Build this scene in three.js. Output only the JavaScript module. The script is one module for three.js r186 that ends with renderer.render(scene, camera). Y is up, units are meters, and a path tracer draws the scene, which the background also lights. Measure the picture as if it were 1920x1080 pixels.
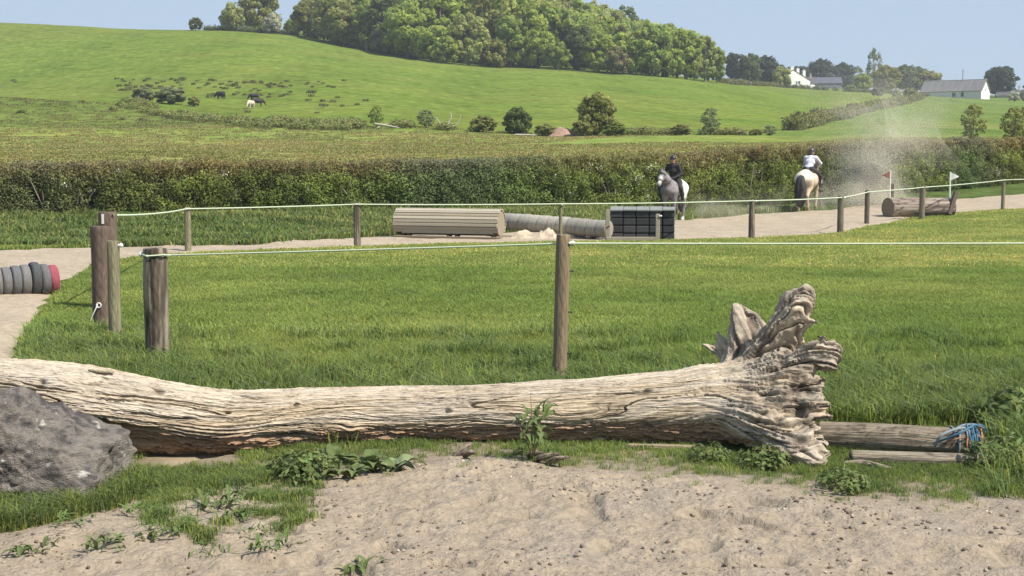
import * as THREE from 'three';
import { mergeGeometries, mergeVertices } from 'three/addons/utils/BufferGeometryUtils.js';
import { MarchingCubes } from 'three/addons/objects/MarchingCubes.js';
import { RoundedBoxGeometry } from 'three/addons/geometries/RoundedBoxGeometry.js';
import { ImprovedNoise } from 'three/addons/math/ImprovedNoise.js';

// ---------------------------------------------------------------- camera, sky, sun, exposure
const F = 2600, EYE = 2.2, PITCH = Math.atan((540 - 295) / F);          // focal length in pixels of a 1920 x 1080 frame
const scene = new THREE.Scene();
const camera = new THREE.PerspectiveCamera(2 * Math.atan(540 / F) * 180 / Math.PI, 1920 / 1080, 0.1, 9000);
camera.position.set(0, EYE, 0);
camera.rotation.x = -PITCH;
const SUN = new THREE.Vector3(0.54, 0.77, 0.34).normalize();
const sun = new THREE.DirectionalLight(new THREE.Color(1.0, 0.94, 0.84), 4.4);
sun.position.set(SUN.x * 200, SUN.y * 200, SUN.z * 200 - 40);
sun.target.position.set(0, 0, -40);
sun.castShadow = true; sun.shadow.radius = 1.2; sun.shadow.mapSize.set(4096, 4096);
Object.assign(sun.shadow.camera, { left: -80, right: 80, top: 80, bottom: -80, near: 1, far: 500 });
scene.add(sun, sun.target);
{ // clear late-spring sky: pale at the horizon, deeper blue overhead, a soft brightening round the sun
  const W = 512, H = 256, d = new Float32Array(W * H * 4);
  const hor = [0.50, 0.63, 0.79], mid = [0.40, 0.55, 0.77], zen = [0.25, 0.39, 0.64], low = [0.30, 0.34, 0.24];
  const L = (a, b, t) => a + (b - a) * t, S = (t) => { t = Math.min(1, Math.max(0, t)); return t * t * (3 - 2 * t); };
  for (let j = 0; j < H; j++) for (let i = 0; i < W; i++) {
    const el = ((j + 0.5) / H - 0.5) * Math.PI, az = ((i + 0.5) / W - 0.5) * 2 * Math.PI, y = Math.sin(el);
    const x = Math.cos(el) * Math.cos(az), z = Math.cos(el) * Math.sin(az), c = Math.max(0, x * SUN.x + y * SUN.y + z * SUN.z);
    const g = 0.16 * Math.pow(c, 6) + 0.25 * Math.pow(c, 60), o = (j * W + i) * 4;
    for (let k = 0; k < 3; k++) {
      const up = L(L(hor[k], mid[k], S(y / 0.45)), zen[k], S((y - 0.25) / 0.75));
      d[o + k] = L(low[k], up, S((y + 0.03) / 0.03)) * 0.63 + (y > 0 ? g : 0);
    }
    d[o + 3] = 1;
  }
  const t = new THREE.DataTexture(d, W, H, THREE.RGBAFormat, THREE.FloatType);
  t.mapping = THREE.EquirectangularReflectionMapping; t.magFilter = t.minFilter = THREE.LinearFilter; t.needsUpdate = true;
  scene.background = t; scene.environment = t;
}
const renderer = new THREE.WebGLRenderer({ antialias: true });
renderer.toneMapping = THREE.LinearToneMapping;
renderer.toneMappingExposure = 1.6;
renderer.shadowMap.enabled = true;
scene.fog = new THREE.FogExp2(rgb0(0.88, 0.94, 1.0), 0.00032);                 // the faint haze that lifts the far wood
function rgb0(r, g, b) { return new THREE.Color().setRGB(r, g, b); }

// ---------------------------------------------------------------- helpers
function rng(seed) { let a = seed >>> 0; return () => { a = (a + 0x6D2B79F5) | 0; let t = Math.imul(a ^ (a >>> 15), 1 | a); t = (t + Math.imul(t ^ (t >>> 7), 61 | t)) ^ t; return ((t ^ (t >>> 14)) >>> 0) / 4294967296; }; }
const perlin = new ImprovedNoise();
const N3 = (x, y, z) => perlin.noise(x, y, z);
const fbm = (x, y, z, o = 4) => { let s = 0, a = 0.5; for (let i = 0; i < o; i++) { s += a * perlin.noise(x, y, z); x = x * 2.03 + 7.1; y = y * 2.03 + 3.7; z = z * 2.03 + 1.3; a *= 0.5; } return s; };
const lerp = (a, b, t) => a + (b - a) * t, clamp = (t, a = 0, b = 1) => Math.min(b, Math.max(a, t));
const sm = (a, b, t) => { t = clamp((t - a) / (b - a)); return t * t * (3 - 2 * t); };
const mix3 = (a, b, t) => [lerp(a[0], b[0], t), lerp(a[1], b[1], t), lerp(a[2], b[2], t)];
const V = (x, y, z) => new THREE.Vector3(x, y, z);
const used = new Map();
function numbered(n) { const k = used.get(n) ?? 0; used.set(n, k + 1); return k ? n + '_' + String(k).padStart(3, '0') : n; }
function shade(o) { o.traverse((c) => { if (c.isMesh) c.castShadow = c.receiveShadow = true; }); return o; }
function tag(o, label, category, group, kind) { if (label) o.userData.label = label; if (category) o.userData.category = category; if (group) o.userData.group = group; if (kind) o.userData.kind = kind; return o; }
function thing(name, label, category, p = [0, 0, 0], turn = 0, group) {
  const o = new THREE.Group(); o.name = numbered(name); o.position.set(...p); o.rotation.y = turn; scene.add(o); return tag(o, label, category, group);
}
function part(name, geo, m, parent, label) { const o = new THREE.Mesh(geo, m); o.name = name; parent.add(o); if (label) o.userData.label = label; o.castShadow = o.receiveShadow = true; return o; }
function top(name, geo, m, label, category, group, kind) { const o = part(numbered(name), geo, m, scene); return tag(o, label, category, group, kind); }
function copy(src, name, label, p, turn = 0, s = 1) {
  const c = src.clone(); c.name = numbered(name); scene.add(c); if (p) c.position.set(...p); c.rotation.y = turn; Array.isArray(s) ? c.scale.set(...s) : c.scale.setScalar(s);
  c.userData = { ...src.userData }; if (label) c.userData.label = label; return shade(c);
}
function geoFrom(pos, idx, o = {}) {
  const g = new THREE.BufferGeometry();
  g.setAttribute('position', new THREE.BufferAttribute(pos instanceof Float32Array ? pos : new Float32Array(pos), 3));
  if (o.uv) g.setAttribute('uv', new THREE.BufferAttribute(new Float32Array(o.uv), 2));
  if (o.color) g.setAttribute('color', new THREE.BufferAttribute(new Float32Array(o.color), 3));
  if (idx) g.setIndex(new THREE.BufferAttribute(new Uint32Array(idx), 1));
  if (o.normal) g.setAttribute('normal', new THREE.BufferAttribute(new Float32Array(o.normal), 3)); else g.computeVertexNormals();
  return g;
}
function gridIndex(nu, nv, wrapV = false, flip = false) { // nu x nv vertices, v fastest
  const ix = [];
  for (let i = 0; i < nu - 1; i++) for (let j = 0; j < (wrapV ? nv : nv - 1); j++) {
    const a = i * nv + j, b = i * nv + (j + 1) % nv, c = a + nv, d = (i + 1) * nv + (j + 1) % nv;
    flip ? ix.push(a, c, b, b, c, d) : ix.push(a, b, c, b, d, c);
  }
  return ix;
}
function paint(g, f) { // colour by position (linear)
  const p = g.attributes.position, c = new Float32Array(p.count * 3);
  for (let i = 0; i < p.count; i++) { const k = f(p.getX(i), p.getY(i), p.getZ(i), i); c[i * 3] = k[0]; c[i * 3 + 1] = k[1]; c[i * 3 + 2] = k[2]; }
  g.setAttribute('color', new THREE.BufferAttribute(c, 3)); return g;
}
const moved = (g, x, y, z, rx = 0, ry = 0, rz = 0) => { g.applyMatrix4(new THREE.Matrix4().compose(V(x, y, z), new THREE.Quaternion().setFromEuler(new THREE.Euler(rx, ry, rz)), V(1, 1, 1))); return g; };
const box = (w, h, d, r = 0.01, s = 2) => new RoundedBoxGeometry(w, h, d, s, Math.min(r, w / 2.1, h / 2.1, d / 2.1));
function merged(list) { return mergeGeometries(list.map((g) => { const k = g.index ? g.toNonIndexed() : g.clone(); for (const n of Object.keys(k.attributes)) if (!['position', 'normal', 'uv', 'color'].includes(n)) k.deleteAttribute(n); return k; })); }
// tapered, wandering tube through points [x, y, z, r]; flat squeezes it sideways
function tube(pts, o = {}) {
  const { n = 24, m = 14, rough = 0, freq = 6, seed = 0, flat = 1, flatDir = V(0, 0, 1), cap = true } = o;
  const c = new THREE.CatmullRomCurve3(pts.map((p) => V(p[0], p[1], p[2])), false, 'centripetal');
  const pos = [], uv = []; const q = V(), tn = V(), a = V(), b = V();
  for (let i = 0; i <= n; i++) {
    const t = i / n; c.getPoint(t, q); c.getTangent(t, tn);
    a.copy(flatDir).addScaledVector(tn, -flatDir.dot(tn)).normalize(); b.crossVectors(tn, a);
    const f = t * (pts.length - 1), k = Math.min(pts.length - 2, Math.floor(f)); let r = lerp(pts[k][3], pts[k + 1][3], f - k);
    if (cap && (i === 0 || i === n)) r *= 0.55;
    for (let j = 0; j < m; j++) {
      const w = j / m * Math.PI * 2, cw = Math.cos(w), sw = Math.sin(w);
      const rr = r * (1 + rough * (N3(cw * freq * 0.5 + seed, sw * freq * 0.5, t * 1.6 + seed) + 0.5 * N3(cw * freq + seed, sw * freq, t * 4 + seed * 2)));
      pos.push(q.x + a.x * cw * rr * flat + b.x * sw * rr, q.y + a.y * cw * rr * flat + b.y * sw * rr, q.z + a.z * cw * rr * flat + b.z * sw * rr);
      uv.push(t * c.getLength(), w / 6.2832 * r * 6.28);
    }
  }
  const ix = gridIndex(n + 1, m, true);
  if (cap) for (const [row, s] of [[0, 0], [n, 1]]) {
    const e = pts[s ? pts.length - 1 : 0]; pos.push(e[0], e[1], e[2]); uv.push(0, 0); const k = pos.length / 3 - 1;
    for (let j = 0; j < m; j++) s ? ix.push(row * m + j, row * m + (j + 1) % m, k) : ix.push(row * m + (j + 1) % m, row * m + j, k);
  }
  return geoFrom(pos, ix, { uv });
}
// tileable noise textures
function tileNoise(size, cells, seed, oct = 5, aspect = 1) {
  const out = new Float32Array(size * size); let amp = 1, tot = 0;
  for (let o = 0, c = cells; o < oct; o++, c *= 2) {
    const cx = Math.max(1, Math.round(c * aspect)), cy = c, r = rng(seed + o * 17), g = Float32Array.from({ length: cx * cy }, r);
    for (let y = 0; y < size; y++) { const fy = y / size * cy, y0 = Math.floor(fy), ty = (fy - y0) ** 2 * (3 - 2 * (fy - y0)), r0 = (y0 % cy) * cx, r1 = ((y0 + 1) % cy) * cx;
      for (let x = 0; x < size; x++) { const fx = x / size * cx, x0 = Math.floor(fx), tx = (fx - x0) ** 2 * (3 - 2 * (fx - x0)), a = x0 % cx, b = (x0 + 1) % cx;
        out[y * size + x] += amp * lerp(lerp(g[r0 + a], g[r0 + b], tx), lerp(g[r1 + a], g[r1 + b], tx), ty); } }
    tot += amp; amp *= 0.6;
  }
  for (let i = 0; i < out.length; i++) out[i] /= tot;
  return out;
}
function texture(size, f, srgb, rx = 1, ry = rx) { // f(k) -> [r, g, b] 0..1
  const d = new Uint8Array(size * size * 4);
  for (let k = 0; k < size * size; k++) { const c = f(k); d[k * 4] = clamp(c[0]) * 255; d[k * 4 + 1] = clamp(c[1]) * 255; d[k * 4 + 2] = clamp(c[2]) * 255; d[k * 4 + 3] = 255; }
  const t = new THREE.DataTexture(d, size, size); t.wrapS = t.wrapT = THREE.RepeatWrapping; t.magFilter = THREE.LinearFilter; t.repeat.set(rx, ry); if (srgb) t.colorSpace = THREE.SRGBColorSpace; t.needsUpdate = true; return t;
}
const rgb = (r, g, b) => new THREE.Color().setRGB(r, g, b);
const std = (c, rough = 0.9, o = {}) => new THREE.MeshStandardMaterial({ color: Array.isArray(c) ? rgb(...c) : c, roughness: rough, ...o });
const leafy = (c, through = 0.48, o = {}) => new THREE.MeshPhysicalMaterial({ color: rgb(...c), roughness: 0.95, transmission: through, thickness: 0, side: THREE.DoubleSide, vertexColors: true, specularIntensity: 0.3, ...o });
// one smooth skin over jointed bones
function skin(bones, center, half, res, k = 0.05) { // bones: [x, y, z, r, x, y, z, r, (k)]
  const mc = new MarchingCubes(res, undefined, false, false, res > 150 ? 900000 : 260000), f = mc.field, hs = res / 2, cell = half / hs, BIG = half; f.fill(BIG);
  for (const b of bones) {
    const [ax, ay, az, ar, bx, by, bz, br] = b, kk = b[8] ?? k, m = Math.max(ar, br) + kk * 1.5 + cell * 2, dx = bx - ax, dy = by - ay, dz = bz - az, L2 = dx * dx + dy * dy + dz * dz || 1e-9;
    const lo = (p, q, c) => Math.max(0, Math.floor((Math.min(p, q) - m - c) / cell + hs)), hi = (p, q, c) => Math.min(res - 1, Math.ceil((Math.max(p, q) + m - c) / cell + hs));
    for (let z = lo(az, bz, center[2]); z <= hi(az, bz, center[2]); z++) { const wz = center[2] + (z - hs) * cell; for (let y = lo(ay, by, center[1]); y <= hi(ay, by, center[1]); y++) { const wy = center[1] + (y - hs) * cell; for (let x = lo(ax, bx, center[0]); x <= hi(ax, bx, center[0]); x++) {
      const wx = center[0] + (x - hs) * cell, t = clamp(((wx - ax) * dx + (wy - ay) * dy + (wz - az) * dz) / L2), ex = wx - ax - dx * t, ey = wy - ay - dy * t, ez = wz - az - dz * t, d = Math.sqrt(ex * ex + ey * ey + ez * ez) - lerp(ar, br, t), i = (z * res + y) * res + x, o = f[i];
      const h = Math.max(kk - Math.abs(o - d), 0) / kk; f[i] = Math.min(o, d) - h * h * kk * 0.25;
    } } }
  }
  for (let i = 0; i < f.length; i++) f[i] = -f[i];
  mc.isolation = 0; mc.update();
  const p = new Float32Array(mc.positionArray.subarray(0, mc.count * 3));
  for (let i = 0; i < p.length; i += 3) { p[i] = center[0] + p[i] * half; p[i + 1] = center[1] + p[i + 1] * half; p[i + 2] = center[2] + p[i + 2] * half; }
  let g = new THREE.BufferGeometry(); g.setAttribute('position', new THREE.BufferAttribute(p, 3)); g = mergeVertices(g, cell * 0.02); g.computeVertexNormals(); return g;
}
// from a pixel of the photograph to a direction (per metre of depth)
const CP = Math.cos(PITCH), SP = Math.sin(PITCH);
function ray(px, py) { const cx = (px - 960) / F, cy = (540 - py) / F, dep = CP + cy * SP; return [cx / dep, (cy * CP - SP) / dep]; }
const at = (px, py, d) => { const [dx, dy] = ray(px, py); return V(dx * d, EYE + dy * d, -d); };
// ---------------------------------------------------------------- terrain heights: a control net of sections running away from the camera
function pchip(P) {
  const n = P.length, h = [], s = [], m = new Array(n).fill(0);
  for (let i = 0; i < n - 1; i++) { h[i] = P[i + 1][0] - P[i][0]; s[i] = (P[i + 1][1] - P[i][1]) / h[i]; }
  m[0] = s[0]; m[n - 1] = s[n - 2];
  for (let i = 1; i < n - 1; i++) m[i] = s[i - 1] * s[i] <= 0 ? 0 : 3 * (h[i - 1] + h[i]) / ((2 * h[i] + h[i - 1]) / s[i - 1] + (h[i] + 2 * h[i - 1]) / s[i]);
  return (x) => {
    if (x <= P[0][0]) return P[0][1]; if (x >= P[n - 1][0]) return P[n - 1][1];
    let a = 0, b = n - 1; while (b - a > 1) { const c = (a + b) >> 1; P[c][0] > x ? b = c : a = c; }
    const t = (x - P[a][0]) / h[a], t2 = t * t, t3 = t2 * t;
    return (2 * t3 - 3 * t2 + 1) * P[a][1] + (t3 - 2 * t2 + t) * h[a] * m[a] + (3 * t2 - 2 * t3) * P[a + 1][1] + (t3 - t2) * h[a] * m[a + 1];
  };
}
const NL = [[0, 0], [33, 0], [36, 0.08], [40, 0.34], [44, 0.5], [56, 1.2]];
const SECTIONS = [ // column, near [distance, height], far [distance, row of the skyline or slope seen there]
  [-500, NL, [[70, 298], [100, 262], [120, 235], [136, 190], [150, 190], [180, 190], [205, 172], [315, 38], [420, 60]]],
  [0, NL, [[70, 298], [100, 262], [120, 235], [136, 187], [150, 187], [180, 186], [205, 168], [315, 42], [420, 60]]],
  [250, NL, [[70, 297], [100, 260], [125, 230], [145, 191], [155, 187], [175, 180], [200, 152], [310, 55], [420, 72]]],
  [480, NL, [[70, 297], [95, 266], [115, 241], [150, 202], [180, 162], [300, 60], [420, 78]]],
  [700, [[0, 0], [37, 0], [39, 0.04], [42, 0.32], [46, 0.55], [56, 1.15]], [[70, 298], [95, 268], [115, 243], [150, 198], [200, 143], [268, 100], [330, 66], [420, 60]]],
  [900, [[0, 0], [39, 0], [41, 0.06], [44, 0.33], [48, 0.52], [58, 1.15]], [[72, 295], [95, 270], [115, 248], [150, 215], [200, 168], [252, 127], [300, 118], [420, 105]]],
  [1100, [[0, 0], [41, 0], [46, 0.28], [50, 0.45], [58, 1.1]], [[72, 291], [95, 269], [115, 252], [150, 217], [200, 174], [258, 136], [300, 130], [420, 124]]],
  [1300, [[0, 0], [46, 0], [50, 0.06], [52, 0.25], [55, 0.48], [63, 1.15]], [[74, 282], [95, 265], [115, 256], [150, 226], [200, 188], [270, 151], [330, 148], [430, 150]]],
  [1500, [[0, 0], [44, 0], [50, 0.1], [54, 0.26], [58, 0.45], [66, 1.3]], [[76, 274], [95, 264], [115, 256], [150, 236], [200, 211], [300, 181], [420, 166], [500, 166]]],
  [1650, [[0, 0], [44, 0], [52, 0.25], [58, 0.5], [62, 0.75], [70, 1.6]], [[80, 266], [100, 254], [150, 232], [200, 214], [300, 191], [400, 175], [500, 171]]],
  [1800, [[0, 0], [42, 0], [52, 0.16], [60, 0.45], [66, 0.95], [75, 1.9]], [[88, 260], [120, 245], [200, 221], [300, 199], [390, 184], [500, 178]]],
  [1920, [[0, 0], [42, 0], [52, 0.24], [62, 0.6], [68, 1.1], [77, 2.1]], [[90, 260], [120, 248], [200, 223], [300, 203], [390, 190], [500, 182]]],
  [2500, [[0, 0], [42, 0], [52, 0.3], [64, 0.7], [70, 1.2], [79, 2.3]], [[92, 258], [120, 248], [200, 226], [300, 208], [390, 195], [500, 186]]],
].map(([px, near, far]) => {
  const P = near.map((p) => [...p]); let last = 0;
  for (const [d, y] of far) P.push([d, last = EYE + ray(px, y)[1] * d]);
  P.push([900, last + 4], [2500, last + 6], [8000, last]);
  return { a: (px - 960) / F, f: pchip(P) };
});
function H(x, z) {
  const d = -z; if (d <= 0) return 0;
  const a = clamp(x / Math.max(d, 10), SECTIONS[0].a, SECTIONS[SECTIONS.length - 1].a);
  let i = 0; while (i < SECTIONS.length - 2 && SECTIONS[i + 1].a < a) i++;
  const s = SECTIONS, n = s.length, p1 = s[i].f(d), p2 = s[i + 1].f(d), w = s[i + 1].a - s[i].a, t = (a - s[i].a) / w;
  const m1 = i > 0 ? (p2 - s[i - 1].f(d)) / (s[i + 1].a - s[i - 1].a) * w : 0, m2 = i < n - 2 ? (s[i + 2].f(d) - p1) / (s[i + 2].a - s[i].a) * w : 0;
  const t2 = t * t, t3 = t2 * t;
  let h = (2 * t3 - 3 * t2 + 1) * p1 + (t3 - 2 * t2 + t) * m1 + (3 * t2 - 2 * t3) * p2 + (t3 - t2) * m2;
  if (d > 60) h += fbm(x * 0.05, z * 0.05, 3.3, 3) * 0.5 * sm(60, 110, d);
  else h += 0.03 * N3(x * 0.7, z * 0.7, 5) * sm(11, 14, d);
  return h;
}
function hit(px, py) { // where the line of sight through a pixel meets the ground
  const [dx, dy] = ray(px, py), over = (d) => EYE + dy * d - H(dx * d, -d);
  let d0 = 4, d1 = 4; while (d1 < 900) { d1 = d0 * 1.01; if (over(d1) < 0) break; d0 = d1; }
  for (let k = 0; k < 24; k++) { const c = (d0 + d1) / 2; over(c) > 0 ? d0 = c : d1 = c; }
  return V(dx * d0, EYE + dy * d0, -d0);
}
const G = (px, d) => { const x = (px - 960) / F * d; return V(x, H(x, -d), -d); };   // ground at a column and distance

// ---------------------------------------------------------------- shared textures
const nA = tileNoise(512, 8, 11, 6), nB = tileNoise(512, 32, 23, 5), nStreak = tileNoise(512, 64, 5, 4, 0.08), nStreak2 = tileNoise(512, 24, 8, 5, 0.12);
const T = {
  ground: texture(512, (k) => { const v = 0.62 + 0.4 * (nA[k] - 0.5) + 0.6 * (nB[k] - 0.5); return [v, v, v * 0.97]; }),
  sand: texture(512, (k) => { const v = 0.86 + 0.35 * (nA[k] - 0.5) + 0.5 * (nB[k] - 0.5); return [v, v * 0.985, v * 0.96]; }),
  sandBump: texture(512, (k) => { const v = nB[k] * 0.7 + nA[k] * 0.3; return [v, v, v]; }),
  grain: texture(512, (k) => { const v = 0.80 + 0.55 * (nStreak[k] - 0.5) + 0.4 * (nStreak2[k] - 0.5); return [v, v * 0.98, v * 0.95]; }),
  grainBump: texture(512, (k) => { const v = nStreak[k] * 0.6 + nStreak2[k] * 0.4; return [v, v, v]; }),
  crack: texture(512, (k) => { const e = 1 - sm(0, 0.03, Math.abs(nStreak2[k] - 0.5)), e2 = 1 - sm(0, 0.035, Math.abs(nStreak[k] - 0.47)), v = (0.88 + 0.5 * (nStreak[k] - 0.5) + 0.35 * (nStreak2[k] - 0.5)) * (1 - 0.5 * e * sm(0.42, 0.55, nA[k])) * (1 - 0.4 * e2 * sm(0.48, 0.58, nB[k])); return [v, v * 0.975, v * 0.94]; }),
  rough: texture(512, (k) => { const v = nB[k]; return [v, v, v]; }),
};
const scaled = (t, x, y = x) => { const c = t.clone(); c.repeat.set(x, y); c.needsUpdate = true; return c; };

// ---------------------------------------------------------------- lines on the ground
const lineX = (pts) => { const P = pts.map((p) => [p.x, p.z]).sort((a, b) => a[0] - b[0]); return (x) => { if (x <= P[0][0]) return P[0][1]; for (let i = 1; i < P.length; i++) if (x <= P[i][0]) return lerp(P[i - 1][1], P[i][1], (x - P[i - 1][0]) / (P[i][0] - P[i - 1][0])); return P[P.length - 1][1]; }; };
const arenaEdgePts = [[-500, 1010], [-200, 1015], [0, 1008], [110, 985], [200, 958], [280, 930], [380, 908], [500, 895], [600, 890], [720, 886], [790, 876], [850, 866], [950, 872], [1050, 886], [1200, 893], [1400, 908], [1560, 934], [1700, 948], [1800, 952], [1900, 940], [2100, 935], [2600, 930]].map((p) => hit(...p));
const arenaZ = lineX(arenaEdgePts);
const TRACK = [[[60, 740], [-500, 740]], [[45, 690], [-500, 690]], [[60, 640], [-420, 620]], [[95, 588], [-330, 540]], [[150, 524], [-150, 478]], [[230, 492], [60, 467]], [[350, 480], [230, 464]], [[500, 473], [420, 461]], [[700, 466], [560, 452]], [[900, 460], [720, 442]], [[1100, 457], [930, 437]], [[1300, 453], [1150, 421]], [[1450, 448], [1290, 409]], [[1570, 441], [1400, 399]], [[1650, 426], [1520, 394]], [[1740, 407], [1660, 381]], [[1830, 399], [1780, 373]], [[1920, 394], [1900, 364]], [[2100, 390], [2100, 354]], [[2500, 388], [2500, 350]]];
const trackA = new THREE.CatmullRomCurve3(TRACK.map((p) => hit(...p[0])), false, 'centripetal').getPoints(260), trackB = new THREE.CatmullRomCurve3(TRACK.map((p) => hit(...p[1])), false, 'centripetal').getPoints(260);
const trackBz = lineX(trackB);
const trackPoly = [...trackA, ...trackB.slice().reverse()];
function inside(poly, x, z) { let c = false; for (let i = 0, j = poly.length - 1; i < poly.length; j = i++) { const a = poly[i], b = poly[j]; if (a.z > z !== b.z > z && x < (b.x - a.x) * (z - a.z) / (b.z - a.z) + a.x) c = !c; } return c; }
const HEDGE = [[-620, 42], [-300, 42], [0, 42], [300, 42.5], [600, 44], [900, 46.5], [1200, 50.5], [1500, 57], [1700, 62], [1920, 68], [2150, 72], [2500, 78]].map(([px, d]) => G(px, d));
const hedgeZ = lineX(HEDGE);
// boundary hedge between the two far fields
const FIELDHEDGE = [[1478, 132], [1500, 141], [1560, 170], [1620, 215], [1680, 285], [1720, 350]].map(([px, d]) => G(px, d));
const fieldHedgeX = (z) => { const P = FIELDHEDGE; if (z > P[0].z) return P[0].x + (z - P[0].z) * -0.6; for (let i = 1; i < P.length; i++) if (z > P[i].z) return lerp(P[i - 1].x, P[i].x, (z - P[i - 1].z) / (P[i].z - P[i - 1].z)); return P[P.length - 1].x + (P[P.length - 1].z - z) * 0.31; };
const scrubD = (px) => px < 0 ? 137 : px < 250 ? 140 : px < 480 ? lerp(140, 116, (px - 250) / 230) : px < 1300 ? 116 : 114;   // far edge of the rough field

// ---------------------------------------------------------------- ground: one sheet out to the horizon
const C_GRASSBED = [0.09, 0.115, 0.03], C_ROUGH = [0.180, 0.235, 0.055], C_ROUGH2 = [0.215, 0.228, 0.070], C_DARK = [0.105, 0.138, 0.035], C_HILL = [0.130, 0.182, 0.034], C_HILL2 = [0.142, 0.180, 0.038], C_RIGHT = [0.125, 0.18, 0.042], C_VERGE = [0.08, 0.115, 0.035], C_SOIL = [0.24, 0.19, 0.13];
function groundColor(x, z) {
  const d = -z, px = 960 + F * x / Math.max(d, 10);
  const n1 = fbm(x * 0.06, z * 0.06, 1.7, 4), n2 = fbm(x * 0.35, z * 0.35, 9.1, 3) * sm(170, 70, d), n3 = fbm(x * 0.012, z * 0.03, 4.4, 3);
  let c;
  const hz = hedgeZ(x);
  if (z > hz - 1) {
    c = mix3(C_GRASSBED, C_VERGE, sm(32, 40, d));
    if (d < 12) { const e = z - arenaZ(x), bare = sm(225, 250, px) * sm(450, 415, px) * sm(9.65, 9.8, d) * sm(10.6, 10.4, d); c = mix3(c, C_SOIL, Math.max(sm(-0.9, -0.35, e + 0.4 * n2), bare)); }
    c = mix3(c, [0.20, 0.165, 0.10], 0.8 * sm(1.3, 0.5, Math.hypot((px - 350) / 60, (d - 17.2) / 1.3)));
  } else {
    const sd = scrubD(px) + n1 * 6;
    let rough = mix3(C_ROUGH, C_ROUGH2, sm(-0.1, 0.35, n2 * 0.5 + n3 + 0.12 * Math.sin(d * 0.55 + n1 * 5 + x * 0.03)));
    rough = mix3(rough, C_DARK, 0.85 * sm(112, 121, d + n1 * 8) * sm(640, 330, px));
    const hill = mix3(C_HILL, C_HILL2, sm(-0.2, 0.25, n3 + n1 * 0.5 + 0.05 * Math.sin(d * 0.09 + x * 0.05)));
    c = mix3(rough, hill, sm(-2, 3, d - sd));
    const fx = fieldHedgeX(z), right = mix3(C_RIGHT, [0.15, 0.185, 0.05], sm(-0.1, 0.3, n1 + 0.2 * Math.sin(d * 0.2)));
    c = mix3(c, right, sm(-1, 2, x - fx) * sm(75, 105, d + 0.4 * (px - 1500)));
  }
  const k = 1 + 0.35 * n2 + 0.22 * n1;
  return [c[0] * k * (1 + 0.12 * n1), c[1] * k, c[2] * k];
}
{
  const ds = []; for (let d = -14; d < 8; d += 2) ds.push(d);
  for (let d = 8; d < 5000; d *= d < 34 ? 1.012 : d < 160 ? 1.0085 : d < 480 ? 1.011 : 1.06) ds.push(d);
  const na = 300, pos = [], uv = [], col = [];
  for (const d of ds) for (let j = 0; j < na; j++) {
    const u = j / (na - 1) * 2 - 1, a = 0.46 * u + 0.55 * u ** 5, x = a * (Math.max(d, 0) + 14), z = -d;
    let h = H(x, z); if (d < 12.5) h -= 0.10 * sm(arenaZ(x) - 1.15, arenaZ(x) - 0.85, z);
    pos.push(x, h, z); uv.push(x / 23, z / 23); col.push(...groundColor(x, z));
  }
  const g = geoFrom(pos, gridIndex(ds.length, na), { uv, color: col });
  const m = std([1.5, 1.5, 1.5], 0.95, { vertexColors: true, map: T.ground, bumpMap: T.rough, bumpScale: 0.05, side: THREE.DoubleSide });
  m.specularIntensity = 0;
  tag(top('ground', g, m), null, null, null, 'structure');
}
// ---------------------------------------------------------------- the sand track round the grass field
{
  const nt = trackA.length, ns = 26, pos = [], uv = [], col = [];
  for (let i = 0; i < nt; i++) for (let j = 0; j < ns; j++) {
    const s = j / (ns - 1), e = Math.min(s, 1 - s), p = trackA[i], q = trackB[i];
    const ex = (s - 0.5) * 0.10;
    const x = lerp(p.x, q.x, s + ex * 0.6), z = lerp(p.z, q.z, s + ex * 0.6);
    const n = fbm(x * 1.3, z * 1.3, 2, 4);
    pos.push(x, H(x, z) + lerp(-0.05, 0.045, sm(0, 0.14, e)) + n * 0.07, z); uv.push(x / 2, z / 2);
    const k = 1 + 0.22 * n + 0.15 * fbm(x * 0.3, z * 0.3, 8, 3); col.push(0.40 * k, 0.325 * k, 0.235 * k);
  }
  const m = std([1, 1, 1], 0.95, { vertexColors: true, map: T.sand, bumpMap: T.sandBump, bumpScale: 0.03, side: THREE.DoubleSide });
  tag(top('sand_track', geoFrom(pos, gridIndex(nt, ns, false, true), { uv, color: col }), m), null, null, null, 'structure');
}
// ---------------------------------------------------------------- the trampled sand in the foreground
function arenaH(x, z) {
  const e = z - arenaZ(x) + 0.18 * fbm(x * 2.2, z * 2.2, 3, 3);                      // distance inside the edge
  const ez = z - arenaZ(x); let h = lerp(0.012, 0.035, sm(-0.15, 0.45, e)) - 0.10 * sm(-0.9, -1.2, ez);
  h += 0.05 * Math.exp(-(((x + 0.25) / 0.5) ** 2) - ((e - 0.25) / 0.35) ** 2);      // mound against the trunk
  h += 0.035 * Math.exp(-(((x - 1.0) / 0.8) ** 2) - ((e - 0.3) / 0.3) ** 2);
  const k = lerp(0.32, 1, sm(-0.05, 0.6, e));
  h += k * (0.055 * fbm(x * 1.6, z * 1.6, 1, 3) + 0.05 * fbm(x * 5, z * 5, 7, 3));
  const p = N3(x * 3.1 + 4, z * 3.1, 12); h -= k * 0.045 * sm(0.18, 0.5, p);         // hoof prints
  h += k * 0.016 * fbm(x * 17, z * 17, 2, 3);
  return h;
}
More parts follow.
